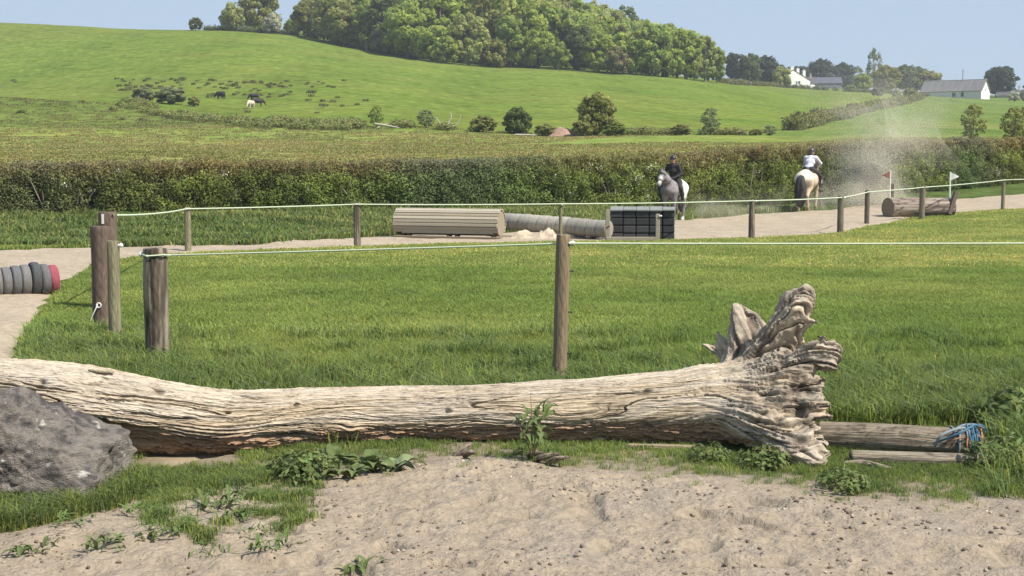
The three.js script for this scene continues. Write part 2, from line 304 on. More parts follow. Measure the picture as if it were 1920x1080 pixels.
{
  const nx = 460, nz = 330, pos = [], uv = [], col = [];
  for (let i = 0; i < nz; i++) for (let j = 0; j < nx; j++) {
    const t = i / (nz - 1), u = j / (nx - 1) * 2 - 1, x = 2.9 * u + 2.6 * u ** 5, e0 = arenaZ(x) - 1.25, z = lerp(e0, -3.2, t ** 1.35);
    const h = arenaH(x, z); pos.push(x, h, z); uv.push(x / 1.1, z / 1.1);
    const n = fbm(x * 1.1, z * 1.1, 6, 3), n2 = fbm(x * 9, z * 9, 4, 3), k = 1 + 0.16 * n + 0.22 * n2 + 2.2 * clamp(h - 0.03, -0.05, 0.05);
    const g = sm(0.0, 0.5, n + 0.15 * u);
    const back = sm(0.05, -0.4, z - arenaZ(x) + 0.25 * n), dirt = 0.9 + 0.5 * n2;
    col.push(...mix3(mix3([0.312 * k, 0.252 * k, 0.182 * k], [0.27 * k, 0.226 * k, 0.178 * k], g), [0.255 * dirt, 0.205 * dirt, 0.135 * dirt], back * 0.85));
  }
  const m = std([1, 1, 1], 0.95, { vertexColors: true, map: scaled(T.sand, 2), bumpMap: scaled(T.sandBump, 1.5), bumpScale: 0.02, side: THREE.DoubleSide });
  tag(top('sand', geoFrom(pos, gridIndex(nz, nx, false, true), { uv, color: col }), m), null, null, null, 'structure');
}
// ---------------------------------------------------------------- fallen trunk with its root plate
const woodMat = std([1, 1, 1], 0.85, { vertexColors: true, map: scaled(T.crack, 1.2, 2.2), bumpMap: scaled(T.grainBump, 1.2, 2.2), bumpScale: 0.03, side: THREE.DoubleSide });
{
  const D = 10.7, away = (p) => lerp(10.7, 10.22, sm(820, 280, p)), px2x = (p) => (p - 960) / F * away(p);
  const prof = [[-900, 640, 850], [-250, 655, 850], [0, 672, 850], [120, 679, 852], [240, 699, 853], [350, 722, 852], [450, 732, 851], [600, 728, 839], [800, 723, 832], [1000, 714, 832], [1150, 704, 830], [1250, 695, 834], [1330, 686, 838], [1400, 676, 842], [1470, 670, 842], [1560, 668, 842]];
  const cy = pchip(prof.map(([p, a, b]) => [px2x(p), EYE + ray(p, (a + b) / 2)[1] * away(p)])), cr = pchip(prof.map(([p, a, b]) => [px2x(p), (b - a) / 2 / F * away(p)])), cz = pchip(prof.map(([p]) => [px2x(p), -away(p)]));
  const bump = (a, c, w) => { let q = Math.abs(a - c) % 360; if (q > 180) q = 360 - q; return Math.exp(-((q / w) ** 2)); };
  const cream = [0.53, 0.432, 0.305], pale = [0.56, 0.485, 0.385], gap = [0.075, 0.05, 0.032], rust = [0.36, 0.215, 0.125], grey = [0.37, 0.315, 0.245], brown = [0.30, 0.225, 0.15];
  const XS = px2x(1318);                                                 // where the modelled root plate takes over
  // relief and colour of the bleached wood at x along the trunk and angle w round it; fl 0 on the trunk, 1 out on the roots
  function wood(x, w, fl, R) {
    const cw = Math.cos(w), sw = Math.sin(w), wob = 0.035 * fbm(x * 5, cw * 3, sw * 3, 3), wav = (0.45 - 0.3 * fl) * N3(x * 0.9, cw * 1.2, sw * 1.2 + 4) + wob * (2 - 1.2 * fl);
    const gw = w + wav, gc = Math.cos(gw), gs = Math.sin(gw), pl = (((w * 180 / Math.PI) % 360) + 540) % 360 - 180;
    const n1 = N3(x * 0.75 + 3, gc * 4.2, gs * 4.2), n2 = N3(x * 1.5 + 9, gc * 11, gs * 11), n3 = N3(x * 3.0, gc * 26, gs * 26 + 3), n4 = N3(x * 6, gc * 58, gs * 58);
    const low = sm(-4, -24, pl) * sm(-112, -84, pl), left = sm(px2x(1000), px2x(250), x), topk = sm(0.35, 0.9, sw);
    const c1 = 1 - sm(0.0, 0.035, Math.abs(n1 + 0.02)), c2 = 1 - sm(0.0, 0.055, Math.abs(n2)), c3 = 1 - sm(0, 0.11, Math.abs(n3));
    const gate = sm(-0.02, 0.14, N3(x * 1.4, gc * 3, gs * 3 + 9)), gate2 = sm(0.0, 0.14, N3(x * 2.4 + 5, gc * 6, gs * 6 + 2)), gate3 = sm(-0.05, 0.15, N3(x * 5, gc * 14, gs * 14));
    const side = 1 - 0.5 * topk + 0.45 * left + 0.8 * fl, k1 = c1 * gate * Math.min(1.3, side), k2 = c2 * gate2 * Math.min(1.2, side), k3 = c3 * gate3;
    const rag = fbm(x * 5, gc * 8, gs * 8 + 2, 4), rag2 = fbm(x * 14, gc * 22, gs * 22, 3), plate = Math.round(rag * 7) / 7;     // flaking layers of the rotten lower side
    let dr = -0.026 * k1 - 0.013 * k2 - 0.006 * k3 + 0.012 * n2 + 0.006 * n3 + 0.003 * n4 + 0.008 * rag2 * (0.3 + left) + low * (0.06 * plate + 0.018 * rag2 - 0.012);
    const f1 = N3(x * 0.9, gc * 6, gs * 6 + 7), f2 = N3(x * 1.6, gc * 15, gs * 15 + 2), f3 = N3(x * 3, gc * 34, gs * 34 + 5), e1 = 1 - sm(0, 0.09, Math.abs(f1)), e2 = 1 - sm(0, 0.12, Math.abs(f2));
    dr += fl * (0.022 * f1 + 0.026 * f2 + 0.017 * f3 + 0.014 * rag2 - 0.034 * e1 - 0.026 * e2 - 0.008);
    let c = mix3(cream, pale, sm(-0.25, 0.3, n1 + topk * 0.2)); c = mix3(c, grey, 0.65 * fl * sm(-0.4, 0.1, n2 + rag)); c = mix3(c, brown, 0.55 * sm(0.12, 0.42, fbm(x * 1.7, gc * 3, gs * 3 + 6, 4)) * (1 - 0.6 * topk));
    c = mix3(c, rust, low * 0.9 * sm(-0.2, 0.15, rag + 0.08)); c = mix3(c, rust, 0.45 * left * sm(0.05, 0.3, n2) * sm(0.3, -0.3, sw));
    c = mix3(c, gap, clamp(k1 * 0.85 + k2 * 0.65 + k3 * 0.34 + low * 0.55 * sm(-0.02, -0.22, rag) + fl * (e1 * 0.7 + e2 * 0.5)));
    const q = 1 + 0.34 * n3 + 0.22 * n4 + 0.3 * rag2; return { dr, c: c.map((v) => v * q), rag, rag2, gw, gc, gs, pl };
  }
  const X0 = px2x(-420), X1 = px2x(1345), NU = 900, NV = 470, pos = [], uv = [], col = [];
  const knots = [[395, 352, 0.20, 10, 0.035], [655, 350, 0.05, 6, 0.03], [845, 20, 0.03, 5, 0.02], [560, 38, 0.025, 5, 0.022], [300, 55, 0.04, 6, -0.03], [985, 0, 0.04, 6, 0.018], [1210, 40, 0.03, 5, -0.02], [90, 40, 0.03, 6, -0.025], [430, 30, 0.02, 4, -0.03]];
  for (let i = 0; i < NU; i++) for (let j = 0; j < NV; j++) {
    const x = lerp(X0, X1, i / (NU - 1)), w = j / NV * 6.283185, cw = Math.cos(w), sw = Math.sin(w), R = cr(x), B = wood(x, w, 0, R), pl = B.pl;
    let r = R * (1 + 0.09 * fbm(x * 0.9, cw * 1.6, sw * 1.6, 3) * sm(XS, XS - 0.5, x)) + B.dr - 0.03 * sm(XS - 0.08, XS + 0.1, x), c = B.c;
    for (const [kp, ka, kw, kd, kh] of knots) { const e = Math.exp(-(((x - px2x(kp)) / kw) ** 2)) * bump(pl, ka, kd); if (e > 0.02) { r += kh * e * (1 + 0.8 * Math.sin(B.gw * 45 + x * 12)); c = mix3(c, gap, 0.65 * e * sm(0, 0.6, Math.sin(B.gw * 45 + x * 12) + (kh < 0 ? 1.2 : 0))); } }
    // hollow under the overhanging lip at the left
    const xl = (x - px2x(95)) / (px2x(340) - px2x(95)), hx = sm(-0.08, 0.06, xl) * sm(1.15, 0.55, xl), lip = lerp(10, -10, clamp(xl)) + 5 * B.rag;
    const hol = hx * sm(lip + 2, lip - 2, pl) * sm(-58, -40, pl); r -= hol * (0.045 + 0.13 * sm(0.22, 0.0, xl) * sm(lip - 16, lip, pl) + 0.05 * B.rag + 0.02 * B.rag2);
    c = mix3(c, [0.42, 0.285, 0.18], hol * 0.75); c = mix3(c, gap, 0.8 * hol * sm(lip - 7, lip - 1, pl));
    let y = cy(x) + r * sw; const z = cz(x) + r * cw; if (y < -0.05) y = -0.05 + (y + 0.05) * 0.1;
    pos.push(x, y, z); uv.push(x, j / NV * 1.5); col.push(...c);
  }
  const tree = thing('fallen_tree', 'huge bleached fallen tree trunk with upturned root plate lying across the foreground', 'fallen tree');
  part('trunk', geoFrom(pos, gridIndex(NU, NV, true, true), { uv, color: col }), woodMat, tree);
  const P = (px, py, d, r) => { const p = at(px, py, d); return [p.x, p.y, p.z, r]; };
  const chains = [
    [[px2x(1215), cy(px2x(1215)), -D, cr(px2x(1215)) - 0.05], [px2x(1290), cy(px2x(1290)), -D, cr(px2x(1290)) - 0.010], [px2x(1330), cy(px2x(1330)), -D, cr(px2x(1330)) + 0.004], [px2x(1375), cy(px2x(1375)), -D, cr(px2x(1375)) - 0.01], P(1420, 760, 10.7, 0.26)],
    [P(1380, 745, 10.72, 0.19), P(1440, 668, 10.7, 0.15), P(1472, 608, 10.66, 0.115), P(1494, 572, 10.63, 0.12), P(1510, 552, 10.6, 0.085)],
    [P(1480, 590, 10.66, 0.07), P(1486, 566, 10.66, 0.05), P(1488, 556, 10.66, 0.03)], [P(1494, 575, 10.56, 0.06), P(1516, 566, 10.55, 0.035), P(1519, 580, 10.55, 0.02)],
    [P(1468, 622, 10.6, 0.07), P(1500, 609, 10.52, 0.038), P(1534, 604, 10.48, 0.010)], [P(1440, 690, 10.62, 0.10), P(1490, 640, 10.6, 0.05), P(1497, 600, 10.6, 0.035)],
    [P(1360, 745, 10.92, 0.15), P(1382, 680, 10.96, 0.11), P(1388, 625, 11.0, 0.085), P(1381, 577, 11.02, 0.04)], [P(1390, 720, 10.95, 0.13), P(1406, 655, 10.98, 0.09), P(1418, 618, 11.0, 0.065), P(1414, 594, 11.0, 0.04)], [P(1398, 640, 11.0, 0.05), P(1396, 600, 11.02, 0.035), P(1394, 582, 11.02, 0.018)],
    [P(1400, 720, 11.05, 0.10), P(1365, 668, 11.2, 0.05), P(1340, 657, 11.26, 0.034), P(1314, 646, 11.3, 0.010)], [P(1378, 690, 11.1, 0.06), P(1354, 650, 11.1, 0.036), P(1346, 622, 11.1, 0.012)],
    [P(1390, 742, 10.6, 0.18), P(1470, 700, 10.5, 0.125), P(1528, 672, 10.42, 0.085), P(1570, 657, 10.38, 0.045)], [P(1500, 685, 10.42, 0.06), P(1530, 652, 10.38, 0.032), P(1547, 630, 10.36, 0.010)], [P(1525, 672, 10.4, 0.06), P(1556, 680, 10.34, 0.042), P(1566, 692, 10.32, 0.018)], [P(1545, 664, 10.4, 0.05), P(1560, 648, 10.4, 0.03), P(1572, 650, 10.4, 0.015)],
    [P(1395, 750, 10.55, 0.17), P(1475, 732, 10.38, 0.11), P(1522, 722, 10.3, 0.07), P(1548, 710, 10.26, 0.028)], [P(1500, 730, 10.3, 0.06), P(1530, 742, 10.24, 0.04), P(1546, 752, 10.2, 0.015)],
    [P(1395, 765, 10.5, 0.16), P(1470, 762, 10.24, 0.11), P(1524, 768, 10.1, 0.075), P(1557, 786, 10.05, 0.03)], [P(1520, 768, 10.1, 0.05), P(1540, 758, 10.1, 0.035), P(1556, 762, 10.08, 0.015)],
    [P(1385, 775, 10.45, 0.15), P(1458, 788, 10.16, 0.105), P(1512, 803, 10.0, 0.075), P(1550, 832, 9.94, 0.022)],
    [P(1370, 785, 10.45, 0.16), P(1435, 812, 10.1, 0.14), P(1490, 845, 9.86, 0.12), P(1532, 874, 9.68, 0.09), P(1552, 893, 9.60, 0.06)], [P(1400, 785, 10.3, 0.14), P(1460, 812, 10.0, 0.11), P(1510, 835, 9.86, 0.085), P(1549, 852, 9.78, 0.045)], [P(1470, 820, 9.98, 0.07), P(1515, 840, 9.84, 0.055), P(1538, 858, 9.78, 0.03)],
    [P(1385, 780, 10.9, 0.2), P(1470, 800, 11.2, 0.14), P(1525, 812, 11.4, 0.07)], [P(1390, 735, 10.95, 0.18), P(1470, 720, 11.2, 0.13), P(1530, 716, 11.35, 0.06)], [P(1400, 760, 10.8, 0.2), P(1475, 755, 10.7, 0.14), P(1500, 752, 10.7, 0.08)],
  ];
  const bones = chains.flatMap((c, q) => c.slice(1).map((e, k) => [...c[k], ...e, q === 0 ? 0.05 : k === 0 ? 0.10 : k === 1 ? 0.06 : 0.03]));
  const g = skin(bones, [1.86, 0.60, -10.5], 1.12, 236, 0.06), p = g.attributes.position, nr = g.attributes.normal, cols = new Float32Array(p.count * 3), uvs = new Float32Array(p.count * 2);
  const axisY = cy(px2x(1400));
  for (let i = 0; i < p.count; i++) {
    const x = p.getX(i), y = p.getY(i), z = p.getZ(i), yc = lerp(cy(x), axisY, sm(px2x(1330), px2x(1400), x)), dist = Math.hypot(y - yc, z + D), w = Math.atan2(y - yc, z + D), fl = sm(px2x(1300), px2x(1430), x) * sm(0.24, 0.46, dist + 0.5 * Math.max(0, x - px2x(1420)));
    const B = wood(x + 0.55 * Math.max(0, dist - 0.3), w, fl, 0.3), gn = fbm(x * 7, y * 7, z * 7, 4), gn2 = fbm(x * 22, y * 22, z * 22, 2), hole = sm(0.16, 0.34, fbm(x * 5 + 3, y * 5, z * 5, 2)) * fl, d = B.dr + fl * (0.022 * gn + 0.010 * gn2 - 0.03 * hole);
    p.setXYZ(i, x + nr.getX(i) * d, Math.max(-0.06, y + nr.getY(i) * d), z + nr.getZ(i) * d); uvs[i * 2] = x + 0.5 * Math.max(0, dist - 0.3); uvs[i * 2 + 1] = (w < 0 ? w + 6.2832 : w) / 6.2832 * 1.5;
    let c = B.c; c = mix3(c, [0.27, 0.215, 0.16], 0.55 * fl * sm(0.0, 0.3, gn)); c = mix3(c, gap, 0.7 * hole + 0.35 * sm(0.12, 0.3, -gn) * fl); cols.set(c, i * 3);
  }
  g.setAttribute('color', new THREE.BufferAttribute(cols, 3)); g.setAttribute('uv', new THREE.BufferAttribute(uvs, 2)); g.computeVertexNormals();
  part('root_plate', g, woodMat, tree);
  // loose strip of wood under the trunk and a curl of bark on top
  part('bark_flake', paint(tube([P(165, 694, 10.14, 0.010), P(190, 697, 10.10, 0.016), P(214, 698, 10.12, 0.008)], { n: 20, m: 12, rough: 0.5, flat: 1.6, seed: 22 }), () => [0.42, 0.37, 0.25]), woodMat, tree);
  const strip = top('wood_strip', paint(tube([P(1175, 836, 10.35, 0.02), P(1260, 838, 10.3, 0.022), P(1345, 842, 10.3, 0.018)], { n: 30, m: 10, rough: 0.4, seed: 30, flat: 1.8 }), () => [0.36, 0.29, 0.2]), woodMat, 'flat weathered strip of wood lying under the trunk left of the roots', 'wood strip');
}
// ---------------------------------------------------------------- boulder
{
  const g0 = mergeVertices(new THREE.IcosahedronGeometry(1, 60).deleteAttribute('normal').deleteAttribute('uv')), p = g0.attributes.position, uv = [];
  const c = at(-22, 862, 8.98);
  const planes = [[1, 0.04, 0.12, 0.79], [0.40, 0.92, 0.1, 0.46], [-0.12, 1, 0.05, 0.45], [0.04, 0.20, 0.97, 0.42], [0.05, 0.78, 0.62, 0.49], [-1, 0, 0, 1.0], [0, -1, 0, 0.75], [0, 0.2, -1, 0.45], [0.7, 0.05, 0.7, 0.98], [0.6, 0.6, 0.5, 0.62]];
  for (let i = 0; i < p.count; i++) {
    const d = V(p.getX(i), p.getY(i), p.getZ(i)).normalize(); let r = 1.3;
    for (const [a, b, e, o] of planes) { const l = Math.hypot(a, b, e), k = (d.x * a + d.y * b + d.z * e) / l; if (k > 0.03) { const q = o / k; r = Math.min(r, q) - 0.0; } }
    r += 0.07 * fbm(d.x * 2, d.y * 2, d.z * 2, 3) + 0.055 * fbm(d.x * 6, d.y * 9, d.z * 6, 4) + 0.034 * fbm(d.x * 22, d.y * 26, d.z * 26, 3);
    p.setXYZ(i, d.x * r, d.y * r, d.z * r); uv.push(d.x * r * 2 + d.z, d.y * r * 2);
  }
  g0.setAttribute('uv', new THREE.BufferAttribute(new Float32Array(uv), 2)); g0.computeVertexNormals();
  paint(g0, (x, y, z) => {
    const n = fbm(x * 3, y * 3, z * 3, 4), f = fbm(x * 16, y * 16, z * 16, 3), l = fbm(x * 11 + 4, y * 11, z * 11, 2), l2 = fbm(x * 5, y * 9, z * 5 + 8, 3);
    let k = mix3([0.075, 0.064, 0.058], [0.205, 0.175, 0.150], sm(-0.22, 0.25, n * 0.8 + f * 1.1)); k = mix3(k, [0.245, 0.212, 0.175], 0.8 * sm(0.05, 0.4, l2 + 0.35 * x)); k = mix3(k, [0.55, 0.53, 0.47], sm(0.30, 0.36, l) * 0.9); return mix3(k, [0.05, 0.047, 0.045], sm(0.15, 0.4, -f) * 0.6);
  });
  const o = top('boulder', g0, std([1, 1, 1], 0.95, { vertexColors: true, bumpMap: scaled(T.rough, 3), bumpScale: 0.02 }), 'large dark grey boulder with white lichen spots in front of the trunk', 'boulder');
  o.position.copy(c); o.position.y = 0.15;
}
// ---------------------------------------------------------------- vegetation
// n leaf-like faces; each given by a centre, an outward direction, a size and a tone
class Leaves {
  constructor() { this.p = []; this.n = []; this.c = []; this.i = []; }
  add(x, y, z, nx, ny, nz, len, wid, r, tone, soft = 0.4, bend = 0.25) {
    // a random tangent frame round the (jittered) normal
    let ax = nx + (r() - 0.5) * 1.5, ay = ny + (r() - 0.5) * 1.5, az = nz + (r() - 0.5) * 1.5, l = Math.hypot(ax, ay, az) || 1; ax /= l; ay /= l; az /= l;
    let tx = r() - 0.5, ty = r() - 0.5, tz = r() - 0.5, k = tx * ax + ty * ay + tz * az; tx -= k * ax; ty -= k * ay; tz -= k * az; l = Math.hypot(tx, ty, tz) || 1; tx /= l; ty /= l; tz /= l;
    const bx = ay * tz - az * ty, by = az * tx - ax * tz, bz = ax * ty - ay * tx, b0 = this.p.length / 3, h = len * bend;
    this.p.push(x - tx * len, y - ty * len, z - tz * len, x + bx * wid + ax * h, y + by * wid + ay * h, z + bz * wid + az * h, x + tx * len, y + ty * len, z + tz * len, x - bx * wid + ax * h, y - by * wid + ay * h, z - bz * wid + az * h);
    const mx = lerp(ax, nx, soft), my = lerp(ay, ny, soft), mz = lerp(az, nz, soft), ml = Math.hypot(mx, my, mz) || 1;
    for (let q = 0; q < 4; q++) { this.n.push(mx / ml, my / ml, mz / ml); this.c.push(tone[0], tone[1], tone[2]); }
    this.i.push(b0, b0 + 2, b0 + 1, b0, b0 + 3, b0 + 2);
  }
  geo() { return geoFrom(this.p, this.i, { normal: this.n, color: this.c }); }
}
const tint = (r, s = 0.5) => { const k = 1 + (r() - 0.5) * s, y = 1 + (r() - 0.5) * 0.25; return [k * y, k, k * 0.9]; };

// ---- grass tufts
function tuftGeo(n, hgt, spread, w, seed, lean = 0.5) {
  const r = rng(seed), p = [], nn = [], c = [], ix = [];
  for (let i = 0; i < n; i++) {
    const a = r() * 6.283, q = Math.sqrt(r()) * spread, x = Math.cos(a) * q, z = Math.sin(a) * q, h = hgt * (0.55 + 0.6 * r()), la = r() * 6.283, ll = lean * h * (0.25 + r()), f = la + 1.5708 + (r() - 0.5) * 0.9, wx = Math.cos(f) * w, wz = Math.sin(f) * w;
    const mx = x + Math.cos(la) * ll * 0.3, mz = z + Math.sin(la) * ll * 0.3, ex = x + Math.cos(la) * ll, ez = z + Math.sin(la) * ll, b = p.length / 3, t = tint(r, 0.5), dry = r() < 0.05 ? [2.2, 1.5, 2.0] : [1, 1, 1];
    p.push(x - wx, -0.02, z - wz, x + wx, -0.02, z + wz, mx - wx * 0.8, h * 0.6, mz - wz * 0.8, mx + wx * 0.8, h * 0.6, mz + wz * 0.8, ex, h * (1 - 0.25 * lean), ez);
    const nx = -Math.cos(la), nz = -Math.sin(la), ny = 0.35 + lean, l = Math.hypot(nx, ny, nz);
    for (let k = 0; k < 5; k++) { nn.push(nx / l, ny / l, nz / l); c.push(t[0] * dry[0], t[1] * dry[1], t[2] * dry[2]); }
    ix.push(b, b + 1, b + 2, b + 1, b + 3, b + 2, b + 2, b + 3, b + 4);
  }
  return geoFrom(p, ix, { normal: nn, color: c });
}
function scatter(name, geo, mat, list, parent) { // list of [x, y, z, scale, turn, [r, g, b], yScale]
  const im = new THREE.InstancedMesh(geo, mat, list.length), m = new THREE.Matrix4(), q = new THREE.Quaternion(), up = V(0, 1, 0), col = new THREE.Color();
  list.forEach((e, k) => { q.setFromAxisAngle(up, e[4]); m.compose(V(e[0], e[1], e[2]), q, V(e[3], e[3] * (e[6] ?? 1), e[3])); im.setMatrixAt(k, m); im.setColorAt(k, col.setRGB(...(e[5] ?? [1, 1, 1]))); });
  im.name = parent ? name : numbered(name); (parent ?? scene).add(im); im.castShadow = im.receiveShadow = true; im.userData.kind = 'stuff'; return im;
}
const grassMat = leafy([1.54, 1.23, 1.34], 0.5);
const inView = (x, z, m = 0.02) => Math.abs(x) < (0.375 + m) * -z + 0.8;
{
  const R = rng(77), gs = [0, 1, 2].map((k) => tuftGeo(20, 0.105, 0.085, 0.0032, 100 + k, 0.75)), gm = [0, 1].map((k) => tuftGeo(26, 0.10, 0.15, 0.006, 200 + k, 0.75)), gf = [0, 1].map((k) => tuftGeo(32, 0.105, 0.27, 0.011, 300 + k, 0.7)), gt = [0, 1].map((k) => tuftGeo(18, 0.24, 0.10, 0.0048, 400 + k, 0.85));
  const L = { s: [[], [], []], m: [[], []], f: [[], []], t: [[], []], v: [[], []] };
  const tone = (x, z, k = 1) => {
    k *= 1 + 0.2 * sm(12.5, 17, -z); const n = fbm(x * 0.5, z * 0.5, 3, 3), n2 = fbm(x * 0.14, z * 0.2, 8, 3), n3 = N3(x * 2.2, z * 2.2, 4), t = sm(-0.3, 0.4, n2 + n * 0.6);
    const c = mix3([0.108, 0.186, 0.034], [0.160, 0.232, 0.052], t), q = k * (1 + 0.24 * n + 0.22 * n3 + (R() - 0.5) * 0.3); return [c[0] * q, c[1] * q, c[2] * q];
  };
  const lush = (x, z) => { const c = tone(x, z, 0.82); return [c[0] * 0.8, c[1] * 0.92, c[2] * 1.15]; };
  for (let k = 0; k < 275000; k++) {
    // even over the picture's ground area: more candidates near the camera
    const d = 7.95 + 44.6 * R() ** 1.57, x = (R() * 2 - 1) * (0.40 * d + 1.7), z = -d;
    if (inside(trackPoly, x, z)) continue;
    const e = z - arenaZ(x) + 0.16 * fbm(x * 2.5, z * 2.5, 3, 3);
    const h0 = hedgeZ(x); if (z < h0 + 0.3) continue;
    const bank = d > 33 && z < trackBz(x) + 0.1;
    if (e > -0.05) continue;
    const px = 960 + F * x / d; if (px > 235 && px < 440 && d > 9.72 && d < 10.45 && N3(x * 5, z * 5, 3) > -0.35) continue;
    if (R() < 0.85 * sm(1.25, 0.6, Math.hypot((px - 360) / 70, (d - 17.4) / 0.9))) continue;
    const front = d < 11.3, wear = front ? 0.40 + 0.9 * N3(x * 1.7, z * 1.7, 31) + (px > 1480 ? 0.2 : 0) + (px < 260 ? 0.9 : 0) + (px > 260 && px < 600 ? 0.12 : 0) : 1;
    if (front) { // worn, patchy turf between trunk and sand
      if (R() > wear * sm(px < 260 ? 0.15 : 0.0, px < 260 ? -0.05 : px < 600 ? -0.2 : -0.55, e) + 0.05) continue;
    }
    const y = d < 12 && e > -0.95 ? arenaH(x, z) - 0.006 : H(x, z) - (d < 12 ? 0.02 : 0), turn = R() * 6.283;
    if (d > 30 && inTrackShade(x, z) && R() < 0.5) continue;
    if (bank && d > 34) { L.v[k % 2].push([x, y, z, 1.2 + R() * 1.0, turn, lush(x, z).map((v, q) => v * [1.22, 1.12, 1.12][q]), 1.0 + 1.3 * Math.max(0, N3(x * 0.8, z * 0.8, 2))]); continue; }
    const longer = Math.max(0, N3(x * 1.3, z * 1.3, 17)) + (px < 330 && d < 22 && !front ? 0.55 : 0) + (px > 1868 && front ? 0.75 : 0) - (front ? 0.9 : 0) + (px > 1560 && d > 10.8 && d < 13 ? 0.25 : 0) + 0.35 * sm(14.6, 12.5, d);
    if (px < 262 && front && d < 9.3 && R() < 0.4) { L.t[k % 2].push([x, y, z, 0.45 + 0.3 * R(), turn, R() < 0.4 ? lush(x, z) : tone(x, z)]); continue; }
    if (d < 17 && R() < longer * 0.55) { L.t[k % 2].push([x, y, z, 0.75 + 0.5 * R(), turn, R() < 0.65 ? lush(x, z) : tone(x, z)]); continue; }
    if (d < 17) L.s[k % 3].push([x, y, z, (front ? 0.36 + 0.3 * R() + 0.35 * clamp(wear - 0.5) : 0.8 + 0.5 * R() + Math.max(0, longer) * 0.3), turn, front && R() < 0.3 ? lush(x, z) : tone(x, z)]);
    else if (d < 27) L.m[k % 2].push([x, y, z, 0.8 + 0.5 * R(), turn, tone(x, z)]);
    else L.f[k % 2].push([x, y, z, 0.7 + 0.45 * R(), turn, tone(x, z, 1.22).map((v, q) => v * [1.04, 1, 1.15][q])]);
  }
  for (let k = 0; k < 5200; k++) { // thin tufts that creep out over the sand at the lower left
    const px = 200 + 420 * R(), py = 888 + 130 * R() ** 1.2, p = hit(px, py), n = fbm(p.x * 2.4, p.z * 2.4, 55, 3) + 0.30 * sm(990, 900, py) - 0.35 * sm(560, 640, px) - 0.2 * sm(300, 220, px); if (R() > sm(0.02, 0.30, n)) continue;
    const c = R() < 0.5 ? lush(p.x, p.z) : tone(p.x, p.z); L.s[k % 3].push([p.x, Math.max(H(p.x, p.z), arenaH(p.x, p.z)) - 0.01, p.z, 0.35 + 0.5 * R(), R() * 6.28, c]);
  }
  for (let k = 0; k < 260; k++) { const p = hit(620 + 1300 * R(), 875 + 95 * R()), e = p.z - arenaZ(p.x); if (e < 0 || e > 0.5 || N3(p.x * 2, p.z * 2, 77) < 0.1) continue; L.s[k % 3].push([p.x, arenaH(p.x, p.z) - 0.01, p.z, 0.3 + 0.35 * R(), R() * 6.28, tone(p.x, p.z)]); }
  const grp = new THREE.Group(); grp.name = 'meadow_grass'; scene.add(grp); tag(grp, 'green grass covering the enclosed field and the edge of the sand', 'grass', null, 'stuff');
  const verge = new THREE.Group(); verge.name = 'verge_grass'; scene.add(verge); tag(verge, 'long rank grass on the bank between sand track and hedge', 'grass', null, 'stuff');
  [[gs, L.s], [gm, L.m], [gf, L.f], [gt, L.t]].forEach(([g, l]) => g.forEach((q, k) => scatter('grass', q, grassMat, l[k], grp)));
  gf.forEach((q, k) => scatter('grass', q, grassMat, L.v[k], verge));
  console.log('grass', Object.entries(L).map(([k, v]) => k + ':' + v.map((q) => q.length)).join(' '));
}
function inTrackShade() { return false; }
// rough tussocks of the field beyond the hedge
{
  const R = rng(9), g = [0, 1].map((k) => tuftGeo(30, 0.16, 0.5, 0.035, 500 + k, 0.9)), L = [[], []];
  for (let k = 0; k < 11000; k++) {
    const d = 62 + 80 * R() ** 1.2, x = (R() * 2 - 1) * 0.385 * d, z = -d, px = 960 + F * x / d; if (z > hedgeZ(x) - 2 || d > scrubD(px) + 2 || x > fieldHedgeX(z) - 2 && d > 90) continue;
    const n = fbm(x * 0.1, z * 0.1, 5, 3), c = mix3([0.150, 0.185, 0.050], [0.19, 0.195, 0.066], sm(-0.15, 0.3, n + (R() - 0.5) * 0.4)), q = (0.95 + 0.3 * n) * (1 - 0.3 * sm(112, 121, d) * sm(640, 330, px));
    L[k % 2].push([x, H(x, z), z, 0.7 + 0.6 * R(), R() * 6.28, c.map((v) => v * q * 1.12), 0.5]);
  }
  const grp = new THREE.Group(); grp.name = 'rough_pasture_grass'; scene.add(grp); tag(grp, 'olive tussocky grass of the field behind the hedge', 'grass', null, 'stuff');
  g.forEach((q, k) => scatter('grass', q, grassMat, L[k], grp));
}
